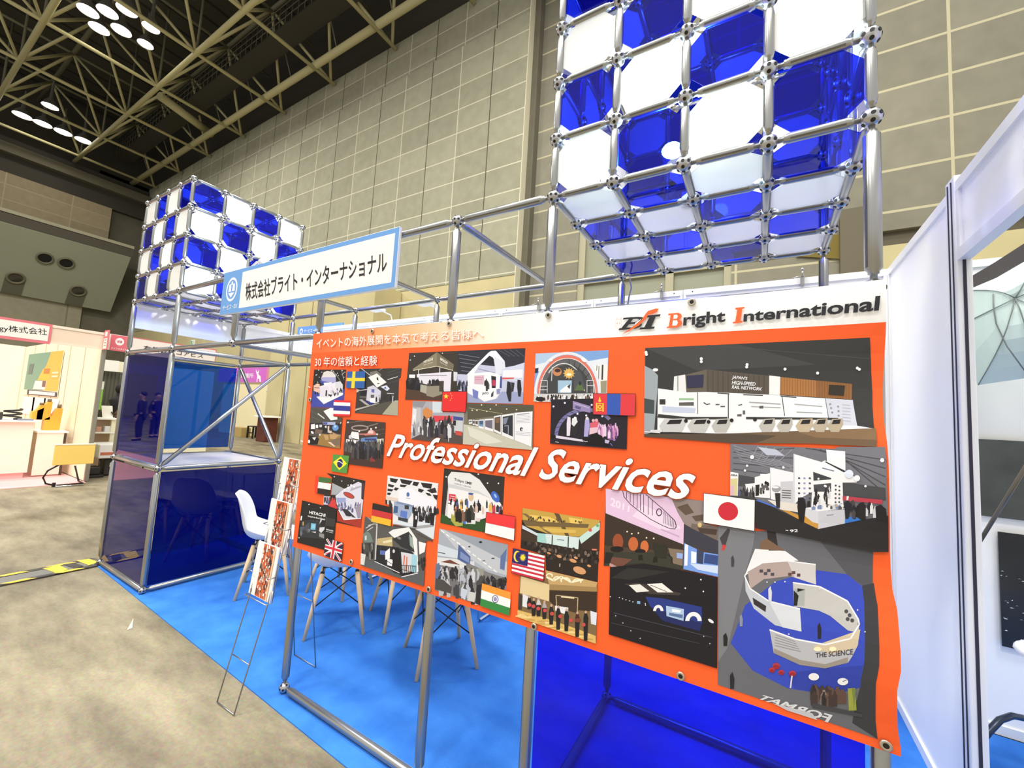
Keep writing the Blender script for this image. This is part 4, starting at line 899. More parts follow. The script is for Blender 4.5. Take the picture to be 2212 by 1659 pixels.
a.arc((222, 222, 222), 350, 438, 182, 262, 8, 3.9, 6.2).l(W2, 6, '252,210 246,330').p((70, 74, 78), '430,215 500,260 535,400 440,412').p((84, 104, 64), '440,412 470,360 490,335 530,412').e((40, 44, 44), 490, 350, 12, 18).e((196, 130, 84), 295, 252, 38, 36).e((60, 40, 40), 298, 240, 26, 16).e((224, 178, 92), 396, 265, 40, 38)
for k in range(12): t_ = k*math.pi/6; a.p((224, 178, 92), '%f,%f %f,%f %f,%f' % (396+36*math.cos(t_-.18), 265+36*math.sin(t_-.18), 396+54*math.cos(t_), 265+54*math.sin(t_), 396+36*math.cos(t_+.18), 265+36*math.sin(t_+.18)))
a.e((250, 235, 190), 396, 275, 24, 12).p((160, 192, 220), '300,325 420,325 416,432 300,432').p((236, 240, 245), '320,410 380,365 412,360 412,428 320,428').p(K1, '380,375 410,355 400,400').l(W2, 5, '150,325 210,325 210,430').l(W2, 5, '150,375 210,375').l(W2, 5, '150,405 210,405').l(W2, 5, '550,325 606,325 606,430').l(W2, 5, '550,325 550,430').l(W2, 5, '550,370 606,370').e(W1, 240, 150, 16, 14).e(W1, 525, 150, 26, 16, .5)
a.p((205, 205, 205), '100,440 610,436 605,482 240,510 92,505').crowd('110,460 600,455 596,480 120,490', 70, 14, 34, [K0, W1, K1, (110, 80, 70), W2], 22).e((30, 26, 26), 150, 485, 40, 20).done('printed_photo', 'printed photo of an arched open-air stage')
a = Pic(f7).p((30, 26, 36), '245,488 605,480 608,618 897,630 890,916 235,865')
a.arc((112, 108, 160), 545, 800, 272, 240, 30, math.pi, 5.6)
for k in range(12): t_ = math.pi+.1+k*.19; a.l(K0, 4, '%f,%f %f,%f' % (545+270*math.cos(t_), 800+238*math.sin(t_), 545+245*math.cos(t_+.09), 800+212*math.sin(t_+.09)))
a.p((146, 128, 180), '430,500 582,546 580,602 430,572').l((190, 180, 215), 6, '440,520 570,560').p((90, 80, 130), '450,540 500,552 495,575 450,562').dots((225, 225, 255), 9, '265,548 362,518 470,610 545,625 682,632 592,535').p((214, 206, 226), '285,795 520,832 520,850 285,818').p((226, 220, 236), '385,640 410,640 412,700 405,800 378,800 378,690').p((36, 32, 36), '420,700 480,690 476,740 460,800 420,800').p((226, 224, 230), '425,650 460,640 472,680 440,720 420,700').e(W1, 450, 645, 12, 10).p((170, 160, 216), '535,660 570,650 575,720 560,806 525,806 530,720').e((225, 215, 215), 552, 650, 13)
a.p((215, 90, 110), '575,690 650,670 645,730 580,740').p((224, 190, 205), '575,730 645,725 640,770 570,790').e((225, 170, 180), 605, 668, 13).e((225, 170, 180), 632, 665, 13).crowd('650,730 815,740 815,790 655,780', 40, 18, 90, [(196, 120, 176), (150, 90, 150), (224, 160, 200), (110, 70, 130), (230, 200, 225)], 23).p((16, 14, 16), '560,835 590,790 630,775 680,800 700,840 740,870 740,890 540,870').e((16, 14, 16), 540, 830, 26, 22).l((210, 205, 225), 5, '522,840 540,850 558,845').p((190, 180, 215), '705,830 745,840 735,865 705,860').l((110, 105, 180), 6, '765,825 800,835').l((110, 105, 180), 6, '750,860 770,885').e((20, 18, 20), 262, 800, 20, 16).l(W2, 4, '280,850 310,855').done('printed_photo', 'dark printed photo of a night stage show')
# --- right side
a = Pic(f8).p((50, 50, 50), '33,75 1170,25 1185,300 1198,575 870,560 465,557 28,525').p((62, 62, 62), '33,75 500,55 900,160 300,190').l((70, 70, 68), 3, '350,60 1170,130').p((154, 164, 172), '30,165 70,185 98,215 95,290 78,500 28,515').p((60, 70, 72), '28,330 80,340 78,410 28,405').e(W1, 85, 186, 14, 8)
a.p((98, 90, 80), '235,212 345,184 662,216 662,310 345,296 240,300').p((84, 76, 66), '345,184 662,216 662,310 345,296').p((168, 112, 60), '716,222 1082,258 1080,337 714,312').p((140, 92, 50), '900,240 1082,258 1080,337 900,325')
for k in range(26): a.l((128, 82, 44), 2, '%d,%f %d,%f' % (726+k*13.6, 224+k*1.34, 726+k*13.6, 312+k*.9))
for k in range(12): a.l((72, 66, 60), 2, '%d,%f %d,%f' % (350+k*26, 186+k*2.6, 350+k*26, 296+k*1.1))
a.p((232, 234, 236), '180,220 236,210 242,300 176,292').p(GR, '195,216 202,215 202,296 196,295').p((240, 240, 242), '662,215 718,221 716,315 662,311').p((44, 44, 70), '242,216 330,210 326,274 246,278').p((44, 38, 32), '966,262 1046,266 1040,318 962,312').t("JAPAN'S", W1, '474,214 552,222 552,242 472,236', .02, .15).t('HIGH-SPEED', W1, '474,240 594,250 593,268 472,260', .02, .15).t('RAIL NETWORK', W1, '474,264 627,276 624,292 472,282', .02, .15)
a.p((240, 242, 247), '98,280 245,300 345,298 662,312 716,316 1085,340 1105,470 1196,485 940,500 440,510 95,500').p((206, 210, 226), '948,332 1085,342 1105,470 960,465').l(K2, 4, '300,300 300,410').l(K1, 5, '455,310 455,440').l(K1, 4, '727,320 740,420').l(K2, 3, '946,332 962,430')
a.l(K1, 5, '400,304 460,308').l(K1, 5, '530,312 630,316').l(K1, 5, '720,320 800,326').p((150, 190, 150), '205,330 280,330 280,340 205,340').p(K2, '205,352 280,350 280,368 205,368').p((196, 206, 232), '120,370 290,380 285,405 120,400').p(K1, '106,335 136,335 136,362 106,362').l(K1, 5, '330,352 345,362 362,358').l(K2, 6, '390,362 410,362').l(K2, 6, '415,372 438,372').l(K2, 5, '505,366 525,362').p(K2, '528,392 540,392 540,412 528,412').p(K2, '500,412 522,410 522,422 500,422').l(GR, 5, '560,350 720,360').l(GR, 4, '570,372 720,378').p(K2, '612,370 632,368 632,382 612,382').l(GR, 4, '790,360 930,372').l(GR, 4, '800,400 930,405').dots((140, 140, 150), 5, '970,360 1010,372 975,380 1012,395 980,402 1012,418')
for k in range(6): a.l((180, 182, 195), 2, '%d,%d %d,%d' % (1030, 362+k*16, 1072, 366+k*16))
a.p((50, 48, 46), '100,410 240,425 450,425 450,436 240,438 96,428').p((50, 48, 46), '545,425 1010,430 1010,440 545,436').p((108, 86, 64), '28,512 480,508 1198,482 1198,575 870,560 465,557 28,525').p((78, 66, 54), '28,512 480,508 700,520 600,556 465,557 28,525').p((128, 100, 70), '800,500 1198,482 1198,540 900,530')
for x0, w, c in ((105, 130, (200, 200, 200)), (248, 108, (194, 194, 192)), (370, 92, (186, 184, 180)), (610, 80, (186, 182, 176)), (700, 78, (184, 178, 170)), (795, 86, (190, 172, 146)), (880, 76, (182, 168, 148)), (955, 76, (180, 164, 140))):
    a.p(c, '%d,436 %d,432 %d,462 %d,502 %d,502 %d,470' % (x0+25, x0+w, x0+w+2, x0+w-18, x0+18, x0)).p((34, 32, 34), '%d,440 %d,438 %d,460 %d,462' % (x0+w*.42, x0+w*.9, x0+w*.82, x0+w*.28))
a.dots(K0, 10, '240,445 355,450 472,442 590,438').l(W1, 4, '30,500 110,505').dots(W1, 8, '318,130 550,160 742,183 907,203 1108,178 1118,184 38,98 40,108 318,145 548,172').p((216, 216, 222), '300,440 360,440 355,500 330,500' if False else '60,490 120,490 118,502 60,502').done('printed_photo', 'wide printed photo of a railway exhibit with white panels')
a = Pic(f9).p((112, 112, 122), '60,128 800,165 830,150 1160,150 1170,400 1195,905 1090,905 240,735 235,520 60,500')
for k in range(6): a.l((70, 70, 78), 7, '%d,%d %d,%d' % (80, 190+k*40, 520, 160+k*70)).l((150, 152, 162), 4, '%d,%d %d,%d' % (80+k*10, 140+k*22, 520, 290+k*8))
for k in range(5): a.l((150, 152, 165), 5, '%d,%d %d,%d' % (260+k*60, 140+k*8, 200+k*50, 260)).l((68, 68, 74), 6, '%d,%d %d,%d' % (600+k*50, 160+k*4, 1160, 240+k*60))
a.p((190, 195, 215), '255,150 390,170 450,215 320,210').p((66, 66, 72), '110,350 235,370 235,440 115,430').p((70, 70, 74), '860,400 1160,440 1165,530 862,495').p(W1, '60,330 118,340 112,505 60,500').p((214, 204, 150), '62,380 112,375 108,505 62,500').p((220, 180, 200), '62,430 85,425 82,502 62,500').t('ARA', (30, 30, 34), '62,345 112,350 112,364 62,360', .03)
a.p((236, 238, 244), '165,418 235,412 235,480 180,475').crowd('115,460 240,450 238,500 115,495', 16, 14, 50, DK+[(80, 90, 130)], 24).p((242, 242, 248), '235,368 345,338 345,520 235,510').p((246, 246, 250), '275,345 345,345 345,400 275,420').p((242, 242, 250), '345,298 515,335 515,575 350,525').crowd('270,400 340,400 335,480 275,480', 14, 16, 24, [K0, K2], 25).p(K0, '240,425 270,420 265,500 240,505').p((205, 205, 214), '420,400 510,395 512,560 420,590').p((230, 232, 240), '360,425 420,430 415,470 362,470')
for k in range(4): a.l(K2, 7, '430,%d 495,%d' % (462+k*17, 466+k*17))
a.e(GR, 390, 452, 32, 24).e(W1, 385, 440, 24, 8).p((244, 244, 250), '512,200 725,262 600,320 650,330 650,470 560,520 515,570').p((214, 216, 228), '512,200 520,200 525,570 512,568').p((248, 248, 252), '580,330 735,246 962,372 960,402 860,404 868,580 690,612 640,580 650,330').p((40, 42, 50), '728,255 750,255 880,322 870,332').p((244, 244, 250), '745,170 878,182 880,320 750,258')
a.p((58, 60, 66), '652,328 780,372 778,382 655,392').p((72, 72, 78), '655,420 780,408 780,470 658,470').dots(W1, 8, '690,378 735,428').crowd('660,470 770,465 765,540 660,560', 18, 14, 60, DK+[W1, W2], 26).l((120, 124, 150), 8, '715,300 800,322')
for i in range(3):
    for j in range(5): a.p((60, 62, 84) if i != 1 else (150, 150, 205), '%d,%d %d,%d %d,%d %d,%d' % (545+i*38, 368+j*36, 560+i*38, 369+j*36, 560+i*38, 380+j*36, 545+i*38, 379+j*36))
for j in range(5): a.dots((70, 70, 82), 7, '812,%d 838,%d' % (425+j*30, 432+j*28))
a.p((36, 34, 36), '235,520 550,672 690,742 885,700 1010,670 1185,640 1195,905 1090,905 240,735').p((62, 60, 60), '60,500 235,510 240,530 60,510').p((218, 218, 228), '600,588 690,610 690,740 585,690').p((206, 206, 218), '690,610 882,596 882,698 690,740').p((244, 244, 250), '600,588 720,570 882,590 690,612').p((206, 148, 60), '588,640 650,690 690,700 690,740 585,690').p((206, 148, 60), '418,600 470,605 550,640 550,670 418,598').p((230, 222, 214), '325,530 550,560 550,620 420,600').p((70, 110, 210), '260,530 420,590 400,592 240,535').l((120, 124, 140), 5, '750,640 800,636').crowd('640,570 860,565 860,590 640,590', 26, 20, 24, [W1, W2, (120, 140, 190), K2, (200, 170, 140)], 27)
a.p((52, 118, 216), '880,668 940,640 995,672 880,698').p((190, 196, 214), '925,580 970,585 965,620 925,620').p((194, 60, 78), '862,500 1140,525 1138,556 862,530').p(W1, '890,500 905,502 900,530 888,528').crowd('900,560 1150,575 1140,640 920,630', 16, 24, 70, DK+[W1, W2], 28).p((26, 24, 26), '545,520 565,510 592,520 602,570 588,692 552,682 540,580').p((40, 38, 42), '380,482 418,482 416,588 390,588').p((32, 32, 40), '872,545 898,535 928,560 918,600 905,665 882,665').p((32, 30, 32), '972,555 1000,545 1026,565 1026,672 985,668').p((30, 28, 30), '1092,575 1130,560 1166,590 1180,690 1100,672').p((32, 30, 32), '612,540 630,535 632,580 608,580').dots((252, 252, 255), 15, '216,224 1135,243').dots(W1, 9, '180,286 440,298 165,320 1020,428 740,430').e((225, 235, 255), 905, 342, 30).e((240, 245, 255), 960, 372, 22).t('92', W1, '486,744 545,740 545,762 488,764', .02).l(W1, 4, '455,748 475,752').done('printed_photo', 'printed photo of a white exhibition stand on a dark floor')
a = Pic(f10).p((70, 56, 44), '20,35 500,95 500,205 570,220 570,466 380,432 10,412').p((144, 128, 124), '340,78 500,95 500,205 570,222 570,300 400,205').p((92, 74, 62), '368,125 420,108 452,152 410,165').p((92, 74, 62), '440,170 500,160 500,190 460,195').p((112, 98, 90), '440,205 570,225 568,290 430,262').p((70, 56, 50), '470,225 565,235 560,262 480,252').e((220, 190, 120), 480, 212, 10, 12).p((54, 54, 66), '400,210 570,290 570,360 405,300')
a.p((228, 194, 226), '20,35 340,78 372,150 402,205 400,308 20,155').p((240, 216, 240), '200,110 340,180 390,230 300,240 150,170').t('2011', (244, 226, 244), '46,76 138,120 134,150 42,118', .03).l(K0, 3.2, '103,46 110,75 140,110 180,142 240,185 300,216 335,230 358,232 368,218 355,188 300,135 215,62')
for x, y0, y1 in ((122, 50, 84), (140, 52, 102), (157, 54, 118), (174, 57, 130), (190, 60, 142), (206, 62, 152), (228, 76, 162), (248, 92, 166)): a.l(K0, 2.6, '%d,%d %d,%d' % (x, y0, x, y1))
for k in range(8): a.l((60, 46, 60), 2.2, '%d,%f %d,%f' % (306+k*8, 146+k*7, 304+k*8, 205+k*3.4))
a.arc(K0, 281, 150, 14, 19, 4, 0, 6.29).l((206, 168, 206), 5, '290,232 380,268').p((52, 40, 32), '20,155 400,308 395,345 14,310').e((196, 98, 50), 155, 305, 24, 34).e((206, 108, 58), 210, 318, 20, 30).e((150, 70, 40), 80, 295, 26, 40).dots((255, 235, 210), 4, '148,255 180,252 220,275 255,278 125,245').e((24, 20, 18), 75, 330, 32, 14).e((24, 20, 18), 190, 342, 26, 12).p((50, 50, 40), '20,345 380,350 400,412 380,432 200,400 10,412').p((40, 38, 30), '250,300 320,310 318,380 262,372').p((128, 110, 92), '325,325 400,335 396,412 350,400').p((110, 66, 54), '50,368 150,380 90,425 40,412').p((190, 150, 140), '40,398 82,418 70,428 38,412').p((34, 30, 26), '20,345 60,350 40,400 14,400').l((30, 26, 22), 5, '320,355 345,372 345,400').p((26, 24, 20), '180,360 200,358 202,385 180,385').p((26, 24, 20), '255,368 272,366 275,395 250,395')
a.p((116, 156, 236), '404,300 440,318 500,345 570,356 570,466 400,428').p((236, 242, 252), '408,305 424,310 420,410 405,412').p((240, 246, 255), '438,340 464,346 462,400 438,398').p((50, 60, 90), '466,330 500,345 496,404 466,398').p((48, 70, 130), '505,352 570,362 568,408 500,398').p((206, 222, 250), '430,400 570,412 568,450 470,430').p((150, 175, 235), '368,348 398,352 396,378 368,374').done('printed_photo', 'printed photo of a pink hall front beside a blue corridor')
a = Pic(f10).p((22, 20, 24), '42,418 200,402 380,432 568,467 565,912 36,746').p((40, 38, 36), '48,470 130,420 330,440 140,480').p((58, 50, 46), '110,500 180,495 390,545 380,555 240,550').p((234, 232, 226), '135,506 188,501 234,535 172,541').p((240, 238, 232), '222,500 296,496 352,541 275,541').l((90, 80, 76), 3, '240,505 320,538').p((34, 50, 130), '215,562 300,570 490,612 492,692 420,680 240,612').p((26, 34, 90), '240,612 492,692 480,730 300,680').p((172, 198, 232), '316,606 403,622 401,680 318,656').p((84, 110, 160), '330,640 398,650 396,668 330,652').p((240, 244, 250), '345,622 390,628 385,640 345,636')
a.arc((238, 238, 240), 278, 632, 25, 30, 14).arc((240, 240, 242), 450, 680, 40, 44, 20).dots((230, 235, 245), 2.6, '88,566 104,572 120,577 138,582 154,587 44,562').p((130, 170, 210), '174,582 190,584 190,598 174,596').l(W2, 4, '214,592 216,606').dots(W1, 4, '486,478 410,520 498,536').e(W1, 535, 680, 16, 7, .6).dots((190, 190, 200), 3, '190,765 144,728 105,690 70,655 500,755 530,790').l((60, 58, 70), 4, '60,640 540,760').l((52, 50, 60), 4, '50,690 480,790').done('printed_photo', 'dark printed photo of a theatre with a blue stage')
a = Pic(f11).p((98, 99, 106), '22,10 170,32 225,30 240,55 260,30 645,115 648,300 662,866 20,650').p((76, 76, 82), '430,70 645,115 648,300 600,250 540,205').p((52, 52, 56), '600,250 648,240 662,866 560,800 590,640').p((120, 121, 128), '22,10 170,32 160,100 130,200 60,500 20,560').p((48, 68, 188), '130,330 250,235 415,188 540,205 600,252 602,560 590,650 480,688 300,662 160,592 72,482').p((40, 58, 165), '300,600 600,560 590,650 480,688 330,665')
a.p((238, 238, 242), '170,103 292,112 345,150 200,162 128,212').p((44, 40, 40), '218,30 252,30 265,110 225,110').p((120, 90, 70), '190,80 215,60 290,110 190,105').p((62, 58, 62), '28,60 60,20 70,25 45,110').p((205, 60, 60), '40,85 55,90 45,110 34,108').p((176, 156, 152), '140,192 200,158 300,150 414,166 415,246 310,212 205,225 150,265').p((205, 200, 200), '300,152 414,166 415,246 330,218').p((192, 197, 207), '128,212 150,262 225,312 350,342 356,432 250,408 165,342 132,272').p((214, 218, 226), '225,312 350,342 356,432 280,416').l(W1, 5, '414,166 300,151 200,159 140,192 128,212 150,262 225,312 350,342').p((46, 42, 44), '160,298 215,332 212,356 165,325')
for k, (x, y) in enumerate(((195, 192), (212, 202), (225, 190), (240, 205), (310, 205), (325, 198), (345, 208))): a.p((90, 60, 62) if k > 3 else (70, 66, 72), '%d,%d %d,%d %d,%d %d,%d' % (x-7, y-6, x+7, y-6, x+7, y+6, x-7, y+6))
a.p((192, 190, 187), '322,238 430,254 540,310 582,380 576,432 540,424 470,368 425,348 325,332').p((166, 170, 168), '328,262 370,262 368,330 326,330').p(K0, '340,260 372,266 340,275').p(K0, '325,268 345,290 338,330 325,330').p((182, 182, 188), '228,426 330,462 450,482 550,456 586,400 580,480 540,552 450,577 350,566 245,520').p((208, 190, 160), '400,490 590,420 575,490 470,520').p((150, 140, 130), '245,500 350,545 450,560 540,530 540,552 450,577 350,566 245,520').l(W1, 6, '322,238 430,254 540,310 582,380 586,400 550,456 450,482 330,462 228,426')
for k in range(5): a.l((130, 130, 138), 2.5, '%d,%d %d,%d' % (250, 445+k*11, 330+k*6, 472+k*10))
a.dots((70, 68, 72), 8, '535,350 548,365 540,380 558,385').e((255, 236, 190), 420, 500, 16, 9).e((255, 236, 190), 480, 498, 14, 9).t('THE SCIENCE', (60, 56, 58), '412,516 560,496 560,518 412,536', .02)
for x, y, w, h, c in ((425, 425, 10, 34, K0), (228, 280, 10, 32, W2), (78, 150, 8, 24, (58, 56, 60)), (48, 465, 12, 28, K0), (75, 630, 12, 36, (30, 30, 36)), (112, 388, 9, 26, (130, 140, 160)), (333, 300, 8, 26, K0)): a.p(c, '%f,%f %f,%f %f,%f %f,%f %f,%f' % (x-w*.5, y-h*.5, x+w*.4, y-h*.9, x+w, y-h*.1, x+w*.8, y+h, x-w*.4, y+h))
for x, y, r_ in ((255, 572, 15), (238, 588, 12), (275, 597, 12), (320, 601, 14)): a.e((184, 46, 56), x, y, r_, r_*.85).e((150, 32, 44), x, y+4, r_*.9, r_*.6)
a.dots((225, 225, 230), 3, '218,236 250,236 290,234 430,262 580,344 608,428 305,442').e((236, 236, 238), 405, 612, 21, 15).e((236, 236, 238), 520, 628, 21, 15).l(K2, 3, '520,628 535,620').crowd('390,660 520,670 520,730 395,700', 26, 22, 60, [(90, 66, 56), (60, 46, 44), (40, 36, 38), (140, 120, 110)], 29).p((150, 156, 60), '540,655 568,652 576,745 545,748').p((110, 130, 60), '555,650 572,660 566,735').l(W2, 6, '318,610 312,660').p((60, 60, 64), '400,720 600,760 600,775 400,740').t('FORMAT', (214, 214, 218), '482,768 205,690 172,702 462,800', .03).p((190, 190, 196), '300,745 420,782 480,800 460,800 300,758' if False else '240,722 400,762 420,790 300,752').done('printed_photo', 'printed photo of an S-shaped exhibit wall on a blue floor')
a = Pic(f6).p((38, 30, 26), '663,-41 1196,44 1178,466 825,384 822,282 650,232').p((196, 158, 68), '664,-41 1196,44 1180,80 1050,156 870,146 690,84 662,40').p((120, 96, 60), '660,-5 690,-2 880,146 855,146').p((90, 70, 48), '880,-8 915,0 985,152 960,152').p((110, 88, 52), '662,40 1120,70 1110,95 690,82').p((232, 196, 96), '710,5 850,20 930,60 760,50').p((232, 196, 96), '980,22 1080,40 1050,68 990,62').crowd('690,10 1080,50 1060,60 700,45', 30, 9, 14, [(120, 90, 40), (60, 44, 30)], 30).p((216, 180, 84), '790,92 1030,110 1030,130 860,128').p((210, 228, 228), '764,130 1052,160 1046,242 764,190').p((160, 210, 205), '764,130 820,136 830,200 764,190').l(K0, 7, '868,145 866,212').l(K0, 7, '978,155 976,228').l((90, 120, 140), 5, '900,175 950,180').p((196, 224, 218), '1050,160 1194,58 1192,108 1066,205').e((205, 90, 80), 1128, 110, 12).e((90, 170, 110), 1178, 80, 10).p((205, 215, 225), '662,75 770,135 765,150 662,100').p((50, 38, 30), '1066,205 1192,108 1190,250 1070,245').p((60, 44, 34), '655,110 765,150 764,200 655,180').crowd('660,190 1180,250 1180,330 830,300', 80, 16, 24, [(24, 20, 18), (60, 50, 44), (44, 36, 32), (120, 100, 86)], 31)
for x, y, rx, ry in ((915, 290, 18, 10), (1010, 320, 26, 12), (1055, 386, 46, 24), (1030, 300, 14, 8), (1120, 355, 14, 8), (845, 268, 14, 6)): a.e((214, 152, 104), x, y, rx, ry, .35)
a.p((190, 180, 170), '916,340 924,340 922,362 916,362').p((232, 120, 90), '1140,238 1175,240 1172,250 1140,248').done('printed_photo', 'printed photo of a banquet hall with a gold ceiling')
a = Pic(f6).p((124, 98, 62), '650,420 820,455 822,384 1178,466 1168,886 632,705').p((196, 160, 104), '822,384 1178,466 1170,500 850,490').p((160, 128, 78), '650,440 850,480 1176,500 1176,530 850,520').p((226, 202, 152), '655,424 850,482 848,597 648,540').p((52, 38, 28), '850,520 1176,530 1172,670 900,640 850,595').p((64, 48, 34), '900,550 1050,565 1045,680 905,640').l((190, 170, 130), 6, '900,640 895,555 1045,572 1040,680').l((240, 226, 180), 8, '930,565 1020,575')
for x, y, r_ in ((850, 420, 24), (905, 445, 30), (960, 455, 34), (1040, 460, 30)): a.arc((246, 236, 202), x, y, r_, r_*.7, 9, 2.6, 6.9)
a.l((246, 236, 202), 13, '830,430 880,455 930,428 1000,465 1080,448').p((222, 182, 102), '632,655 760,690 1060,792 1166,832 1168,886 632,705').crowd('640,680 1100,820 1150,870 640,700', 26, 50, 10, [(196, 156, 80), (240, 210, 140)], 32).p((228, 228, 232), '668,545 705,560 700,640 665,630').p((232, 232, 236), '890,625 980,640 975,690 890,660').p((222, 226, 238), '1130,660 1175,675 1170,760 1135,750').p((60, 50, 40), '640,540 668,560 660,655 636,650')
for x, y0, y1, c in ((742, 580, 698, K0), (775, 575, 700, (205, 200, 200)), (815, 595, 718, (170, 165, 165)), (862, 620, 755, K0), (910, 630, 790, K0), (966, 650, 800, K0), (1040, 670, 840, (70, 34, 30)), (1098, 665, 865, (24, 22, 24)), (712, 560, 650, K0)):
    a.p(c, '%d,%d %d,%d %d,%d %d,%d %d,%d' % (x-8, y0+16, x, y0, x+10, y0+16, x+20, y0+50, x-16, y0+50)).p(K0, '%d,%d %d,%d %d,%d %d,%d' % (x-15, y0+46, x+18, y0+46, x+12, y1, x-12, y1)).e((200, 160, 140), x+2, y0+4, 8, 10)
a.e((120, 60, 40), 1045, 725, 22, 14)
for x, y in ((715, 620), (742, 630), (775, 645), (820, 658), (868, 680), (925, 698), (998, 725), (1085, 755)): a.e((204, 70, 70), x, y, 13)
a.done('printed_photo', 'printed photo of a row of people cutting ribbons')

# --- flags
def flag(fr, label): return Pic(fr, .0042), label
a = Pic(f1, .005).p((44, 92, 168), '850,578 1212,575 1195,912 828,905').p((250, 214, 50), '960,577 1018,577 995,910 930,908').p((250, 214, 50), '842,708 1206,708 1202,770 838,770'); a.done('printed_flag', 'blue flag with yellow cross')
a = Pic(f1, .005).p((232, 40, 54), '600,1145 915,1160 905,1465 570,1458').p(W1, '583,1188 915,1200 906,1430 572,1420').p((48, 54, 148), '580,1252 912,1268 908,1368 576,1352'); a.done('printed_flag', 'red, white and blue striped flag')
a = Pic(f2, .005).p((82, 148, 62), '752,930 1078,965 1030,1312 718,1270').p((252, 234, 40), '910,975 1030,1120 877,1247 755,1090').e((34, 36, 100), 893, 1112, 56, 88, .15).l(W1, 14, '842,1080 880,1072 948,1120'); a.done('printed_flag', 'green flag with yellow diamond')
a = Pic(f3, .005).p((240, 60, 30), '405,155 475,180 448,505 385,490').p((62, 110, 56), '475,180 728,215 716,300 465,285').p((248, 248, 248), '462,283 718,322 702,446 450,405').p((40, 34, 34), '450,403 704,443 690,556 440,510'); a.done('printed_flag', 'red, green, white and black flag')
a = Pic(f3, .005).p((38, 32, 32), '1545,700 1932,790 1925,915 1532,825').p((204, 50, 50), '1532,823 1925,912 1912,1036 1522,950').p((250, 184, 46), '1522,950 1912,1035 1900,1162 1514,1068'); a.done('printed_flag', 'black, red and gold flag')
a = Pic(fc, .005).p((34, 32, 60), '372,732 497,768 482,910 350,858').l(W1, 15, '375,738 478,902').l(W1, 15, '490,770 355,856').l((214, 40, 60), 6, '378,742 425,815').l((214, 40, 60), 6, '488,775 425,820').l((214, 40, 60), 6, '420,830 360,852').l((214, 40, 60), 6, '430,830 478,900').p(W1, '420,745 450,754 428,888 400,878').p(W1, '365,776 492,815 486,850 358,812').p((220, 40, 62), '427,748 443,752 421,886 406,880').p((220, 40, 62), '362,785 491,822 488,840 360,802'); a.done('printed_flag', 'blue flag with red and white crosses')
a = Pic(f4, .005).p((30, 24, 24), '386,420 597,418 587,599 380,587').p((228, 40, 42), '389,423 595,421 584,596 383,585')
def star(a, col, x, y, r_, rot=-1.57): a.P.poly(col, [a.fr(x+(r_ if k % 2 == 0 else r_*.4)*math.cos(rot+k*math.pi/5), y+(r_ if k % 2 == 0 else r_*.4)*math.sin(rot+k*math.pi/5)) for k in range(10)])
star(a, (252, 222, 60), 419, 462, 24)
for x, y in ((458, 438), (468, 456), (466, 478), (456, 495)): star(a, (252, 190, 60), x, y, 7)
a.done('printed_flag', 'red flag with yellow stars')
a = Pic(f7, .005).p(K0, '605,436 970,439 966,631 603,617').p((222, 54, 62), '609,440 966,443 962,627 607,614').p((48, 82, 178), '725,441 842,442 838,622 721,618')
Y_ = (250, 210, 50)
a.p(Y_, '630,518 642,518 642,590 630,590').p(Y_, '684,520 696,520 696,592 684,592').e(Y_, 663, 552, 18, 18).e((222, 54, 62), 663, 552, 9, 9).p(Y_, '646,576 680,577 680,585 646,584').p(Y_, '646,519 680,520 680,527 646,526').e(Y_, 662, 500, 12, 12).p(Y_, '655,488 662,462 669,488'); a.done('printed_flag', 'red and blue flag with yellow emblem')
a = Pic(f5, .005).p(K0, '960,335 1182,370 1172,554 948,497').p((242, 52, 56), '963,338 1180,373 1175,463 957,416').p((248, 248, 248), '957,418 1175,464 1170,551 951,495'); a.done('printed_flag', 'red over white flag')
a = Pic(f6, .005).p((246, 152, 52), '392,472 588,533 586,582 388,518').p((248, 248, 248), '388,518 586,582 582,640 383,575').p((48, 134, 62), '383,575 582,640 578,693 378,626').arc((54, 50, 120), 482, 580, 22, 27, 5, 0, 6.29).e((150, 140, 190), 482, 580, 12, 15); a.done('printed_flag', 'orange, white and green flag')
a = Pic(f6, .005).p(K0, '602,232 822,283 812,460 591,402')
for k in range(12):
    y = lambda u: (235+u*165, 285+u*172); (l0, r0), (l1, r1) = y(k/12), y((k+1)/12)
    xl = lambda v: 605-(v-235)*.073; xr = lambda v: 820-(v-285)*.058
    a.p((206, 40, 66) if k % 2 else (250, 250, 250), '%f,%f %f,%f %f,%f %f,%f' % (xl(l0), l0, xr(r0), r0, xr(r1), r1, xl(l1), l1))
a.p((36, 34, 100), '604,234 709,259 702,356 597,330').e((252, 220, 70), 632, 288, 24, 38).e((36, 34, 100), 641, 290, 21, 32)
for k in range(14): t_ = k*math.pi/7; a.p((252, 220, 50), '%f,%f %f,%f %f,%f' % (671+13*math.cos(t_-.2), 296+16*math.sin(t_-.2), 671+23*math.cos(t_), 296+29*math.sin(t_), 671+13*math.cos(t_+.2), 296+16*math.sin(t_+.2)))
a.e((252, 220, 50), 671, 296, 14, 17); a.done('printed_flag', 'striped flag with yellow moon and sun')
a = Pic(fk, .005).p(K0, '1080,36 1367,73 1365,249 1077,203').p((250, 250, 250), '1083,39 1364,76 1361,246 1081,200').e((206, 38, 52), 1217, 138, 56, 51, .25); a.done('printed_flag', 'white flag with red disc')

# --- lettering
P = newP(); P.base += .0048
def T(txt, col, st, bold=0, shear=0): P.quad_text(txt, col, *[pl(*map(float, w.split(','))) for w in st.split()], bold, shear)
tl_, tr_, br_, bl_ = (2.72, 1.476), (4.075, 1.482), (4.045, 1.359), (2.69, 1.366)
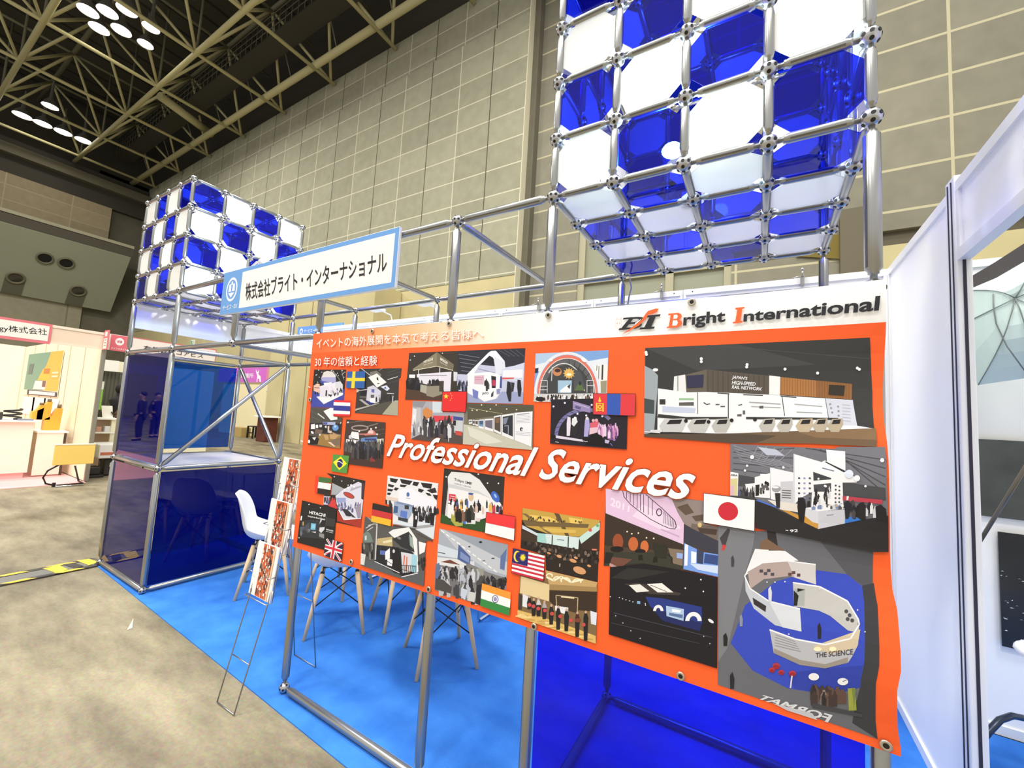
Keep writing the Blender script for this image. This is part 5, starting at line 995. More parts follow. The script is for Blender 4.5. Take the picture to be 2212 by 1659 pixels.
# drop and ascent of the bounding box include the dot of i: measured on the sheet
for col, b_, d in (((150, 60, 30), .032, .003), ((255, 255, 255), .018, 0)):
    P.quad_text('Professional Services', col, (tl_[0]-d, tl_[1]+d), (tr_[0]+d, tr_[1]+d), (br_[0]+d, br_[1]-d), (bl_[0]-d, bl_[1]-d), b_, .22)
P.build('white_title', bn, warp, CUTS)
P = newP(); P.base += .004
T('イベントの海外展開を本気で考える皆様へ', (226, 150, 104), '687.2,733.6 1047.4,711.8 1047.4,732.8 687.2,754.6', 0)
T('30 年の信頼と経験', (200, 70, 30), '684.2,773.4 818.2,769.4 817.2,791.6 683.2,793.4', 0)
T('イベントの海外展開を本気で考える皆様へ', (255, 252, 248), '686,732 1046,710 1046,731 686,753', 0)
T('30 年の信頼と経験', (255, 252, 248), '683,772 817,768 816,790 682,792', 0)
P.build('white_slogan', bn, warp)
# company logo and name
P = newP(); P.base += .004
def fl(x, y): return pl(1300+x*.48819, 620+y*.48819)
BLK = (38, 38, 42)
def LP(col, st): P.poly(col, [fl(*map(float, w.split(','))) for w in st.split()])
def LT(txt, col, st, bold, shear=0): P.quad_text(txt, col, *[fl(*map(float, w.split(','))) for w in st.split()], bold, shear)
# slanted serif BI built from slabs
LT('B', BLK, '104,137 190,132 176,186 82,191', .012, .22)
LP(BLK, '98,138 136,135 133,143 95,146'); LP(BLK, '80,184 120,181 117,189 76,193')
LP(BLK, '196,128 262,122 258,132 240,133 220,178 236,177 232,186 168,190 172,181 190,180 212,136 192,137')
ORB = (244, 100, 48)
LP(ORB, '88,214 140,176 176,150 196,120 206,108 240,97 254,98 246,112 226,122 208,124 196,144 166,172 130,192')
LP((252, 252, 252), '150,160 178,142 172,150 148,170')
P.arc = None
for k in range(14):
    t0, t1 = 2*math.pi*k/14, 2*math.pi*(k+1)/14
    LP((226, 190, 190), ' '.join('%f,%f' % (76+r_[0]*math.cos(t), 164+r_[1]*math.sin(t)) for r_, t in (((15, 22), t0), ((15, 22), t1), ((13.6, 20.4), t1), ((13.6, 20.4), t0))))
LP((226, 190, 190), '66,150 68,136 76,146 75,147 69,140 68,150'); LP((226, 190, 190), '80,147 88,134 90,150 88,150 87,139 82,148')
for x in (70, 82): LP((214, 130, 130), '%d,160 %d,160 %d,164 %d,164' % (x-2, x+2, x+2, x-2))
# orange capitals with serifs
LP(ORB, '296,120 340,116 352,122 356,132 350,142 342,146 354,152 357,162 350,174 336,180 288,184 290,178 298,176 306,127 295,127')
LP((252, 252, 252), '320,125 334,124 338,131 334,141 318,143'); LP((252, 252, 252), '316,150 334,149 338,160 332,172 313,173')
LP(ORB, '592,95 632,91 631,98 622,100 614,152 624,152 622,160 580,164 581,157 591,155 600,103 591,103')
LT('right', BLK, '364,121 550,104 546,172 360,189', .03)
LT('nternational', BLK, '630,108 1222,50 1216,114 626,157', .03)
P.build('company_logo', bn, warp, CUTS)
# grommets and ties
ey = mat('grommet_brass', (196, 186, 168), .3, metal=.8); tie = mat('cable_tie', (236, 236, 236), .4)
for px, py in ((806, 716), (972, 700), (1186, 682), (1495, 654), (761, 1213), (928, 1272), (1155, 1352), (1471, 1458), (1932, 1612), (672, 864)):
    X, Z = pl(px, py); X2, Z2, dh = warp(min(X, 4.48), Z); y = BY-dh-.0075
    gq = MB(); gq.lathe([(0, .0125), (.004, .0125), (.005, .010), (.004, .0065)], (X2, y+.002, Z2), (X2, y-.02, Z2), 18, False)
    gq.mi = 1; gq.disc((X2, y-.0005, Z2), (0, -1, 0), .0068, 14); part('grommet', gq, [ey, hole], bn)
for px, py in ((682, 716), (655, 955), (648, 1018), (671, 838)):
    X, Z = pl(px, py); part('cable_tie', MB().path([(X+.004, BY-.004, Z), (X-.012, BY-.006, Z+.006), (X-.022, BY+.02, Z+.002), (X-.02, BY+.05, Z)], .0028, 6), tie, bn)
# ================================================================== furniture on the carpet
shell_m = mat('white_shell', (240, 240, 240), .35); wood = mat('beech_leg', (238, 204, 156), .55, noise=(14, .15)); blackm = mat('black_wire', (24, 22, 22), .5)
def shell_mesh():
    """moulded tub seat; front is +x; one surface with thickness"""
    # side profile (x, z) of the centre line from front lip to back top
    prof = [(.235, .425), (.21, .452), (.15, .455), (.06, .442), (-.04, .432), (-.12, .442), (-.175, .485), (-.205, .56), (-.225, .65), (-.245, .74), (-.265, .80), (-.285, .825)]
    half = [.19, .205, .222, .232, .235, .232, .225, .218, .208, .19, .15, .085]
    lift = [.0, .0, .012, .03, .05, .066, .06, .04, .028, .02, .012, .0]      # sides curl up / forward
    bm = bmesh.new(); m_ = 12; rows = []
    for (x, z), h, lf in zip(prof, half, lift):
        row = []
        for k in range(m_+1):
            u = -1+2*k/m_; au = abs(u)**2.6
            back = min(1, max(0, (z-.44)/.2))
            row.append(bm.verts.new((x+au*lf*2.0*back, h*u*(1-.03*au), z+au*lf*(1-back)*1.6)))
        rows.append(row)
    for a, b_ in zip(rows, rows[1:]):
        for k in range(m_): bm.faces.new([a[k], a[k+1], b_[k+1], b_[k]]).smooth = True
    bmesh.ops.recalc_face_normals(bm, faces=bm.faces[:])
    me = bpy.data.meshes.new('seat_shell'); bm.to_mesh(me); bm.free(); me.materials.append(shell_m); return me
def make_chair():
    t = thing('shell_chair', '', 'chair', (0, 0, 0))
    sh_ = link('seat_shell', shell_mesh(), t)
    a = sh_.modifiers.new('thick', 'SOLIDIFY'); a.thickness = .012; a.offset = 0
    s_ = sh_.modifiers.new('smooth', 'SUBSURF'); s_.levels = 1; s_.render_levels = 2
    for sx in (-1, 1):
        for sy in (-1, 1):
            lpart('leg', MB().cyl((sx*.19, sy*.19, 0), (sx*.105, sy*.115, .405), .0115, .0175, 12), wood, t)
    q = MB()
    def onleg(sx, sy, z): f_ = z/.405; return (sx*(.19-.085*f_), sy*(.19-.075*f_), z)
    for s in (-1, 1):
        q.path([onleg(s, -1, .19), onleg(s, 1, .395)], .004, 6); q.path([onleg(s, 1, .19), onleg(s, -1, .395)], .004, 6)
        q.path([onleg(-1, s, .19), onleg(1, s, .395)], .004, 6); q.path([onleg(1, s, .19), onleg(-1, s, .395)], .004, 6)
    for sx in (-1, 1):
        for sy in (-1, 1):
            p = onleg(sx, sy, .19); q.sphere(p, .0075, 8, 6)
    lpart('wire_brace', q, blackm, t)
    for sx in (-1, 1):
        for sy in (-1, 1):
            p = Vector(onleg(sx, sy, .40)); lpart('bracket', MB().bev_box(p-Vector((.013, .013, .008)), p+Vector((.013, .013, .016)), .003), blackm, t)
    q = MB(); q.box((-.11, -.008, .405), (.11, .008, .414)); q.box((-.008, -.12, .4055), (.008, .12, .4135)); lpart('cross_plate', q, blackm, t)
    return t
c0 = make_chair()
spots = [((.627, .634), 54, 'white shell chair with beech legs seen in profile beside the dark blue counter'),
         ((1.588, .624), 140.7, 'white shell chair seen from behind under the lower left corner of the banner'),
         ((1.876, .996), 154, 'white shell chair mostly hidden by the banner, two legs showing left of second post'),
         ((2.466, .759), 145.3, 'white shell chair with its legs crossing behind the second banner post'),
         ((1.10, 1.02), 102, 'white shell chair behind the rack, its one leg showing right of the left post')]
for i, ((x, y), a, lab) in enumerate(spots):
    o = c0 if i == 0 else copy_tree(c0)
    o.location = (x, y, ZF); o.rotation_euler = (0, 0, math.radians(a)); o['label'] = lab; o['group'] = 'white shell chairs round the table'
chrome = mat('chrome', (220, 220, 222), .15, metal=1.0)
t = thing('meeting_table', 'white oval meeting table on bent chrome legs hidden behind the banner', 'table', (1.78, 1.5, ZF))
q = MB(); q.prism([(1.78+.78*math.copysign(abs(math.cos(a))**.6, math.cos(a)), 1.5+.36*math.copysign(abs(math.sin(a))**.7, math.sin(a)), .70) for a in [2*math.pi*k/40 for k in range(40)]], (0, 0, .025)); part('table_top', q, mat('table_white', (238, 238, 238), .3), t)
for x in (1.16, 2.43):
    part('leg', MB().path([(x+.04, 1.75, .70), (x-.03, 1.75, .03), (x-.03, 1.73, ZF+.012), (x-.03, 1.30, ZF+.012), (x-.03, 1.28, .03), (x+.04, 1.28, .70)], .011, 10), chrome, t)

# brochure rack with three tiers of brochures
rk = thing('brochure_rack', 'thin chrome wire rack on splayed legs holding brochures by the left frame post', 'rack', (1.87, 0, 0))
wr_ = mat('rack_wire', (170, 172, 176), .3, metal=.9)
for x0, x1, y0, y1 in ((1.80, 1.79, -.24, -.01), (1.965, 1.975, -.235, -.01)):
    part('leg', MB().path([(x0, y0, .006), (x1, -.128, .50), (x1, y1+.03, 1.22)], .0035, 6), wr_, rk)
for x0, x1 in ((1.72, 1.79), (1.94, 1.975)):
    part('leg', MB().path([(x0, .23, ZF+.004), (x1, .03, 1.2)], .0035, 6), wr_, rk)
for a, b_ in (((1.80, -.24, .006), (1.965, -.235, .006)), ((1.72, .23, ZF+.004), (1.94, .23, ZF+.004)), ((1.797, -.185, .22), (1.968, -.182, .22)), ((1.745, .16, .42), (1.952, .16, .42))): part('crossbar', MB().path([a, b_], .003, 6), wr_, rk)
TIERS = ((1.765, 1.985, -.122, .516, -.094, .797), (1.765, 1.985, -.064, .760, -.047, 1.030), (1.765, 1.976, -.016, .99, .004, 1.268))
for x0, x1, yb, zb, yt, zt in TIERS:
    q = MB(); q.path([(x0, yb+.012, zb+.06), (x0, yb+.01, zb-.004), (x0, yb-.018, zb-.004), (x1, yb-.018, zb-.004), (x1, yb+.01, zb-.004), (x1, yb+.012, zb+.06)], .003, 6); pk = part('pocket', q, wr_, rk)
    for xx, dx in ((x0, .05), (x1, -.05)): part('pocket_arm', MB().path([(xx, yb+.02, zb+.13), (xx, yb-.012, zb+.13), (xx+dx, yb-.014, zb+.13)], .0028, 6), wr_, rk)
    for xx in (x0, x1): part('upright_wire', MB().path([(xx, yb+.012, zb), (xx, yt+.012, zt)], .003, 6), wr_, rk)
r = random.Random(5)
for n_, (x0, x1, yb, zb, yt, zt) in enumerate(TIERS):
    t = thing('brochure', ('lowest brochure of the wire rack, white with an orange photo strip', 'middle brochure of the wire rack, white with an orange photo strip', 'topmost brochure of the wire rack, partly behind the banner')[n_], 'brochure', ((x0+x1)/2, yb, zb), 0, 'brochures on the wire rack')
    up = Vector((0, yt-yb, zt-zb)); Lh = up.length; up.normalize(); nrm = Vector((0, -up.z, up.y))
    o = Vector((x0, yb, zb))
    q = MB(); q.prism([o+Vector((.004, 0, 0)), o+Vector((x1-x0-.004, 0, 0)), o+Vector((x1-x0-.004, 0, 0))+up*Lh, o+Vector((.004, 0, 0))+up*Lh], -nrm*.006); part('cover', q, mat('paper_white', (244, 243, 240), .5), t)
    P = Print(o, (1, 0, 0), up, nrm, .00002, .0004); w = x1-x0
    P.poly((206, 92, 50), [(w*.30, .003), (w*.80, .003), (w*.80, Lh-.004), (w*.30, Lh-.004)])
    cols = [(232, 226, 220), (60, 44, 40), (150, 60, 38), (214, 110, 60), (120, 96, 84), (236, 200, 176), (90, 70, 70), (250, 246, 240), (40, 34, 40), (190, 170, 150)]
    for k in range(150):
        x = w*.30+r.random()*w*.47; y = .006+r.random()*(Lh-.03); ww, hh = .004+r.random()*.011, .008+r.random()*.022
        P.poly(r.choice(cols), [(x, y), (min(x+ww, w*.8), y+r.uniform(-.003, .003)), (min(x+ww*.8, w*.8), min(y+hh, Lh-.005)), (x+ww*.1, min(y+hh*.8, Lh-.005))])
    P.poly((236, 196, 156), [(w*.80, .0), (w*.86, 0), (w*.86, Lh-.004), (w*.80, Lh-.004)])
    P.poly((90, 88, 84), [(w*.10, .012), (w*.15, .012), (w*.15, .03), (w*.10, .03)])
    P.build('cover_print', t)

# hazard-striped cable cover on the floor
t = thing('cable_cover', 'grey cable cover with yellow and black striped edges taped to the floor', 'cable cover', (-1.1, -1.2, 0))
q = MB(); q.prism([(-1.20, -3.2, .001), (-1.0, -3.2, .001), (-1.03, -3.2, .012), (-1.17, -3.2, .012)], (0, 3.17, 0)); part('cover_strip', q, mat('cover_grey', (118, 116, 110), .6), t)
yl, bkm = mat('hazard_yellow', (246, 206, 58), .5), mat('hazard_black', (48, 46, 44), .5)
for x in (-1.235, -1.005):
    q = MB()
    for k in range(22):
        q.mi = k % 2; y0 = -3.2+k*.145; q.poly([(x, y0, .0135), (x+.045, y0+.05, .0135), (x+.045, y0+.195, .0135), (x, y0+.145, .0135)])
    part('striped_tape', q, [yl, bkm], t)
q = MB(); q.mi = 0
q.poly([(-1.2, -.32, .0145), (-.98, -.28, .0145), (-1.02, -.2, .0145), (-1.19, -.22, .0145)]); q.mi = 1; q.poly([(-1.2, -.2, .0148), (-1.0, -.16, .0148), (-1.03, -.1, .0148), (-1.19, -.13, .0148)]); q.mi = 0; q.poly([(-1.24, -.1, .015), (-1.02, -.07, .015), (-1.05, .01, .015), (-1.22, -.02, .015)])
part('tape_piece', q, [yl, bkm], t)
p = at(283, 1345, 'z', .003); q = MB(); q.poly([(p.x-.06, p.y+.03, .003), (p.x+.09, p.y-.02, .003), (p.x+.10, p.y-.05, .003)]); solo('paper_scrap', q, mat('paper_scrap', (236, 226, 190), .7), 'small pale scrap of tape on the grey floor left of the carpet', 'scrap')

# ================================================================== neighbouring stand at the right edge
panel_x(5.03, 6.02, 2.03, ZF, 2.7, 'first white back panel of the neighbouring stand, with the lower dark poster', 'white back panels of the neighbouring stand')
panel_x(6.02, 7.01, 2.03, ZF, 2.7, 'second white back panel of the neighbouring stand, at the edge of the photo', 'white back panels of the neighbouring stand')
def nb(px, py, y=2.02): return at(px, py, 'y', y)
t = thing('photo_umbrella', 'pale translucent studio umbrella with a black rim band and thin ribs at the right edge', 'umbrella', (6.0, 1.75, 1.9))
cloth = mat('umbrella_cloth', (206, 226, 220), .6); band = mat('umbrella_band', (52, 48, 48), .7)
rim = [nb(*p, 1.78) for p in ((2080, 700), (2086, 628), (2150, 600), (2215, 562), (2300, 532), (2400, 560), (2450, 680), (2420, 790), (2320, 808), (2215, 817), (2112, 832), (2088, 780))]
apex = nb(2192, 645, 1.66)
q = MB(); n_ = len(rim)
def ump(k, u): p = apex.lerp(rim[k % n_], u); p.y -= .06*math.sin(u*math.pi); return p
for k in range(n_):
    for i in range(6):
        f_ = q.poly([ump(k, i/6), ump(k, (i+1)/6), ump(k+1, (i+1)/6), ump(k+1, i/6)] if i else [apex, ump(k, 1/6), ump(k+1, 1/6)])
        if f_: f_.smooth = True
part('canopy', q, cloth, t)
top = [nb(*p, 1.77) for p in ((2080, 655), (2096, 640), (2150, 607), (2215, 568), (2300, 538))]; top2 = [nb(*p, 1.79) for p in ((2080, 612), (2096, 598), (2150, 566), (2215, 524), (2300, 480))]
q = MB()
for a, b_, c_, d_ in zip(top, top[1:], top2[1:], top2): q.poly([a, b_, c_, d_])
part('rim_band', q, band, t)
for k in (1, 3, 5, 7, 9, 10, 0): part('rib', MB().path([ump(k, j/6)-Vector((0, .006, 0)) for j in range(7)], .0025, 5), mat('rib_grey', (120, 128, 128), .4), t)
part('stretcher', MB().path([nb(2145, 635, 1.66), nb(2146, 665, 1.65), nb(2152, 700, 1.65), nb(2175, 748, 1.65), nb(2215, 803, 1.66)], .003, 5), mat('rib_grey', (120, 128, 128), .4), t)
q = MB(); q.path([nb(2110, 1180, 1.80), nb(2230, 985, 1.55)], .009, 8); part('shaft', q, mat('shaft_metal', (112, 104, 92), .35, metal=.7), t)
def poster(pts, nm, lab, mname, col, y=2.02):
    P3 = [nb(px, py, y) for px, py in pts]; x0, x1 = P3[0].x, P3[1].x; z1, z0 = P3[0].z, P3[3].z
    t = thing('poster', lab, 'poster', ((x0+x1)/2, y, z0)); q = MB(); q.box((x0, y-.004, z0), (x1, y+.002, z1)); part('sheet', q, mat(mname, col, .35, noise=(5, .7)), t); return t, x0, x1, z0, z1
poster([(2112, 948), (2290, 960), (2290, 1130), (2116, 1113)], 'p', 'dark grey cloudy photo poster under the studio umbrella', 'poster_grey', (74, 78, 74))
t, x0, x1, z0, z1 = poster([(2155, 1148), (2300, 1160), (2300, 1420), (2165, 1395)], 'p', 'black night photo poster, the lower one at the right edge', 'poster_black', (30, 32, 34))
P = Print((0, 2.016, 0), (1, 0, 0), (0, 0, 1), (0, -1, 0)); r = random.Random(9)
for k in range(60):
    x, z = x0+r.random()*(x1-x0)*.96, z0+.03+abs(r.gauss(.3, .2))*(z1-z0)*.9
    if z < z1-.02: P.poly(r.choice([(170, 176, 180), (110, 114, 118), (220, 224, 226)]), [(x, z), (x+.006+r.random()*.012, z+.001), (x+.006, z+.006)])
P.build('night_lights', t)
t = thing('tube_chair', 'dark tube-framed chair with a white seat cut off by the right edge', 'chair', (5.95, 1.55, ZF))
part('frame', MB().path([nb(2120, 1600, 1.30), nb(2136, 1580, 1.32), nb(2160, 1555, 1.36), nb(2186, 1546, 1.42), nb(2215, 1552, 1.48), nb(2260, 1570, 1.55), nb(2290, 1640, 1.5)], .013, 10), mat('chair_tube', (52, 60, 76), .3, metal=.6), t)
q = MB(); a = nb(2192, 1388, 1.5); q.sphere((a.x+.2, 1.5, a.z-.03), .2, 18, 10, (1, .9, .22)); part('seat', q, shell_m, t)

# ================================================================== stands across the aisle, left
cream = mat('stand_cream', (250, 244, 214), .6); beige = mat('fascia_beige', (236, 214, 190), .6); pinkm = mat('sign_pink', (226, 120, 128), .6); alu_d = mat('post_grey', (150, 146, 132), .4, metal=.4)
q = MB(); q.box((-12, -3, .0), (-5.95, 1.04, .008)); solo('carpet', q, mat('pink_carpet', (248, 176, 176), .95), 'pale pink carpet of the left stand across the aisle', 'carpet', origin=(-9, -1, 0))
t = thing('partition_panel', 'cream partition wall with a green and yellow poster across the aisle', 'wall panel', (-9, 1.08, 0), 0)
part('infill', MB().box((-12, 1.06, .008), (-6.1, 1.10, 2.68)), cream, t)
q = MB()
for k in range(6): q.box((-12+k*.98, 1.052, .008), (-11.985+k*.98, 1.06, 2.68))
part('joint', q, mat('joint_tan', (196, 186, 150), .6), t)
q = MB(); q.box((-12.05, -3, .008), (-12, 1.1, 2.68)); solo('partition_panel', q, cream, 'cream back wall of the left stand across the aisle', 'wall panel')
solo('stand_post', MB().bev_box((-6.10, 1.04, 0), (-6.05, 1.10, 2.72), .006), alu_d, 'grey aluminium post between the two stands across the aisle', 'post')
t = thing('fascia_board', 'beige fascia board of the left stand across the aisle', 'fascia', (-6.05, -.9, 2.38))
part('board', MB().box((-6.08, -3, 2.39), (-6.05, 1.04, 2.70)), beige, t)
q = MB(); q.box((-6.05, -3, 2.655), (-6.04, 1.04, 2.70)); q.box((-6.05, -3, 2.385), (-6.04, 1.04, 2.41)); part('rail', q, mat('fascia_rail', (240, 224, 204), .5), t)
def px_on(px, py, x=-6.03): p = at(px, py, 'x', x); return (p.y, p.z)
def wallP(x=-6.03): return Print((x, 0, 0), (0, 1, 0), (0, 0, 1), (1, 0, 0), .0006, .001)
t = thing('stand_sign', 'white company sign with a pink border, cut by the left edge', 'sign', (-6.04, -.3, 2.37))
part('sign_board', MB().box((-6.045, -1.6, 2.365), (-6.03, .385, 2.705)), pinkm, t)
P = wallP(); P.poly((242, 236, 226), [(-1.57, 2.41), (.355, 2.41), (.355, 2.665), (-1.57, 2.665)])
P.quad_text('gy株式会社', (34, 32, 34), px_on(-2, 701), px_on(101, 710), px_on(102, 727), px_on(-2, 717), .008); P.build('sign_print', t)
# stand B
t = thing('fascia_board', 'long white fascia sign with a pink logo block seen through the left tower', 'fascia', (-6.05, 1.95, 2.38))
part('board', MB().box((-6.08, 1.10, 2.40), (-6.05, 2.86, 2.70)), mat('fascia_white', (240, 230, 220), .5), t)
P = wallP(-6.05)
P.poly((226, 108, 120), [(1.13, 2.395), (1.385, 2.395), (1.385, 2.69), (1.13, 2.69)])
P.poly((250, 242, 240), ell(1.258, 2.575, .062, .07)); P.poly((224, 104, 112), [(1.385, 2.685), (2.86, 2.685), (2.86, 2.70), (1.385, 2.70)]); P.poly((224, 104, 112), [(2.845, 2.40), (2.86, 2.40), (2.86, 2.69), (2.845, 2.69)])
P.quad_text('雑貨', (190, 70, 84), (1.222, 2.60), (1.294, 2.60), (1.294, 2.55), (1.222, 2.55), .008); P.quad_text('ライフスタイル', (252, 240, 240), (1.15, 2.455), (1.37, 2.455), (1.37, 2.42), (1.15, 2.42), .02)
P.quad_text('有限会社コアビス', (34, 32, 34), px_on(311, 746, -6.05), px_on(440, 764, -6.05), px_on(438, 774, -6.05), px_on(310, 757, -6.05), .008)
P.build('sign_print', t)
t = thing('hanging_flag_sign', 'small pink and white sign plate standing out between the two stands across the aisle', 'sign', (-6.0, 1.05, 2.38))
q = MB(); q.box((-6.04, 1.035, 2.385), (-5.82, 1.05, 2.74)); part('plate', q, pinkm, t)
P = Print((-5.93, 1.034, 2.38), (1, 0, 0), (0, 0, 1), (0, -1, 0)); P.poly((246, 238, 226), [(-.09, .02), (.09, .02), (.09, .21), (-.09, .21)]); P.poly((250, 236, 230), [(-.06, .25), (.06, .25), (.06, .33), (-.06, .33)])
for z in (.07, .12, .17): P.poly((150, 140, 130), [(-.05, z), (.05, z), (.05, z+.02), (-.05, z+.02)])
P.build('plate_print', t)
# poster and papers on the partition
t = thing('poster', 'green and yellow poster on the cream partition across the aisle', 'poster', (-9.8, 1.05, 1.45))
def wq(px, py, y=1.05): p = at(px, py, 'y', y); return (p.x, p.z)
a_, b_, c_, d_ = [wq(x*.14467, 640+y*.14467) for x, y in ((445, 870), (960, 825), (865, 1445), (375, 1410))]
q = MB(); q.box((a_[0], 1.040, 1.46), (b_[0], 1.050, a_[1])); part('sheet', q, mat('poster_paper', (240, 236, 214), .5), t)
P = Print((0, 1.040, 0), (1, 0, 0), (0, 0, 1), (0, -1, 0), .0006, .001); X0, X1, Z0_, Z1_ = a_[0], b_[0], 1.46, a_[1]
def pp(col, *uv): P.poly(col, [(X0+u*(X1-X0), Z0_+v*(Z1_-Z0_)) for u, v in uv])
pp((118, 166, 140), (0, .12), (.62, .12), (.75, 1), (0, 1)); pp((246, 190, 74), (.62, .12), (1, .12), (1, 1), (.68, 1), (.6, .7), (.48, .5)); pp((250, 196, 60), (.40, .35), (.72, .38), (.74, .62), (.52, .62)); pp((196, 128, 50), (.55, .5), (.72, .5), (.72, .62), (.55, .62)); pp((240, 240, 232), (.30, .14), (.66, .14), (.68, .34), (.34, .34)); pp((120, 86, 80), (.56, .2), (.66, .2), (.66, .34), (.56, .34)); pp((96, 116, 112), (.06, .5), (.2, .5), (.22, .75), (.08, .75)); pp((60, 56, 58), (.14, 0), (1, 0), (1, .1), (.14, .12)); pp((236, 236, 236), (.2, .02), (.95, .02), (.95, .09), (.2, .1)); pp((250, 236, 190), (.8, .5), (.96, .5), (.96, .54), (.8, .54)); pp((250, 236, 190), (.8, .42), (.96, .42), (.96, .46), (.8, .46))
P.build('poster_print', t)
for k, (x0, x1) in enumerate(((52, 72), (73, 96), (97, 124))):
    a_, b_ = wq(x0, 856+k*1.5), wq(x1, 897+k*1)
    solo('paper_sheet', MB().box((a_[0], 1.044, b_[1]), (b_[0]-.06, 1.050, a_[1])), mat('paper_bright', (254, 252, 244), .5), 'white paper sheet below the poster across the aisle, %s of three' % ('left', 'middle', 'right')[k], 'paper', 'paper sheets below the poster')
# white counter and things on it
t = thing('display_counter', 'white box counter with a pink plinth on the pink carpet', 'counter', (-7.3, .3, .008))
part('body', MB().bev_box((-7.75, -.35, .1), (-7.0, .52, 1.0), .006), mat('counter_white', (248, 236, 220), .5), t); part('plinth', MB().box((-7.7, -.3, .008), (-7.04, .48, .1)), mat('plinth_pink', (240, 190, 186), .6), t)
part('counter_top', MB().bev_box((-7.8, -.4, 1.0), (-6.95, .56, 1.03), .006), mat('counter_top_white', (252, 250, 244), .4), t)
t = thing('side_shelf', 'narrow white shelf stand with a dark side next to the white counter', 'shelf', (-7.5, .75, .008))
part('shelf_board', MB().bev_box((-7.8, .58, .80), (-7.05, .98, .83), .004), mat('counter_top_white', (252, 250, 244), .4), t); part('front_board', MB().box((-7.09, .585, .03), (-7.065, .925, .80)), mat('counter_white', (248, 236, 220), .5), t); part('side', MB().box((-7.1, .93, .008), (-7.06, .96, .80)), mat('side_dark', (72, 58, 48), .6), t); part('back', MB().box((-7.78, .6, .008), (-7.74, .96, .80)), cream, t)
t = thing('label_machine', 'dark boxy machine with a coiled cable on the white counter', 'machine', (-7.3, .1, 1.03))
q = MB(); q.bev_box((-7.35, -.02, 1.03), (-7.1, .16, 1.17), .02); part('casing', q, mat('machine_dark', (70, 66, 62), .4), t)
part('cable_coil', MB().path([(-7.2+.12*math.cos(k*.5), .28+.10*math.sin(k*.5), 1.05+k*.006) for k in range(30)], .018, 6), mat('cable_black', (46, 46, 46), .5), t)
solo('tray', MB().bev_box((-7.15, .32, 1.03), (-6.97, .50, 1.06), .006), mat('tray_grey', (150, 154, 166), .4), 'flat grey tray at the right end of the white counter', 'tray')
yb = mat('amber_yellow', (240, 178, 62), .4)
for k, (px, py, s_) in enumerate(((78, 922, .8), (92, 918, 1.0), (113, 920, 1.25))):
    p = at(px, 905, 'x', -7.45); t = thing('dispenser', 'amber yellow slanted dispenser across the aisle, %s of three' % ('left', 'middle', 'right')[k], 'dispenser', (-7.45, p.y, .83 if k == 2 else 1.03), 0, 'amber yellow dispensers')
    z0 = t.location.z; y = p.y
    q = MB(); q.prism([(-7.55, y-.09*s_, z0), (-7.55, y+.08*s_, z0), (-7.55, y+.09*s_, z0+.34*s_), (-7.55, y+.03*s_, z0+.34*s_), (-7.55, y-.02*s_, z0+.22*s_), (-7.55, y-.09*s_, z0+.17*s_)], (.16, 0, 0)); part('body', q, yb, t)
    part('cap', MB().cyl((-7.47, y+.06*s_, z0+.34*s_), (-7.47, y+.06*s_, z0+.40*s_), .03, n=10), mat('cap_dark', (120, 108, 84), .5), t)
# yellow board chair
t = thing('cantilever_chair', 'chair with wide yellow back board and bent black tube frame across the aisle', 'chair', (-5.75, .8, 0))
q = MB(); q.bev_box((-5.76, .56, .36), (-5.73, 1.05, .69), .008); part('back_board', q, mat('board_yellow', (250, 212, 112), .5), t)
q = MB(); q.bev_box((-5.765, .56, .688), (-5.725, 1.05, .71), .004); part('board_edge', q, mat('board_edge', (248, 240, 214), .5), t)
part('frame', MB().path([(-5.77, .64, .36), (-5.79, .53, .27), (-5.8, .49, .16), (-5.8, .53, .06), (-5.78, .64, .022), (-5.78, .97, .022), (-6.05, .97, .03), (-6.05, .90, .30)], .014, 8), blackm, t)
part('floor_bar', MB().path([(-5.74, .63, .03), (-5.70, .63, .014), (-5.70, .96, .014), (-5.74, .97, .02)], .012, 8), chrome, t)
part('foot', MB().bev_box((-5.80, .60, .0), (-5.76, .64, .07), .004), blackm, t)
# stand B goods
curtain_m = mat('drape_dark', (70, 68, 56), .9)
q = MB()
for k in range(26): q.cyl((-9.6, 1.25+k*.07, 0), (-9.6, 1.25+k*.07, 2.15), .045, n=8)
solo('curtain', q, curtain_m, 'dark pleated curtain at the back of the second stand across the aisle', 'curtain')
solo('partition_panel', MB().box((-10.2, 1.12, 0), (-10.15, 4.6, 2.45)), mat('stand_cream', (250, 244, 214), .6), 'cream back wall of the second stand, behind its dark curtain', 'wall panel')
solo('header_beam', MB().box((-9.5, 1.15, 2.15), (-9.45, 2.2, 2.42)), mat('header_white', (250, 248, 240), .5), 'white header beam over the dark curtain across the aisle', 'header')
t = thing('poster', 'bright green and white poster standing at the second stand across the aisle', 'poster', (-8.4, 1.4, .95))
p0, p1 = at(195, 822, 'x', -8.4), at(213, 885, 'x', -8.4); part('sheet', MB().box((-8.41, p0.y, p1.z), (-8.39, p1.y+.03, p0.z)), mat('poster_lime', (150, 206, 86), .5), t)
part('stand', MB().box((-8.42, (p0.y+p1.y)/2, 0), (-8.40, (p0.y+p1.y)/2+.04, p1.z)), alu_d, t)
P = wallP(-8.39); yy0, yy1, zz0, zz1 = p0.y, p1.y+.03, p1.z, p0.z
for u0, v0, u1, v1, c in ((0, .72, 1, 1, (240, 244, 230)), (.2, .3, .7, .6, (248, 250, 240)), (.15, .08, .75, .2, (240, 246, 230))): P.poly(c, [(yy0+(yy1-yy0)*u, zz0+(zz1-zz0)*v) for u, v in ((u0, v0), (u1, v0), (u1, v1), (u0, v1))])
P.build('poster_print', t)
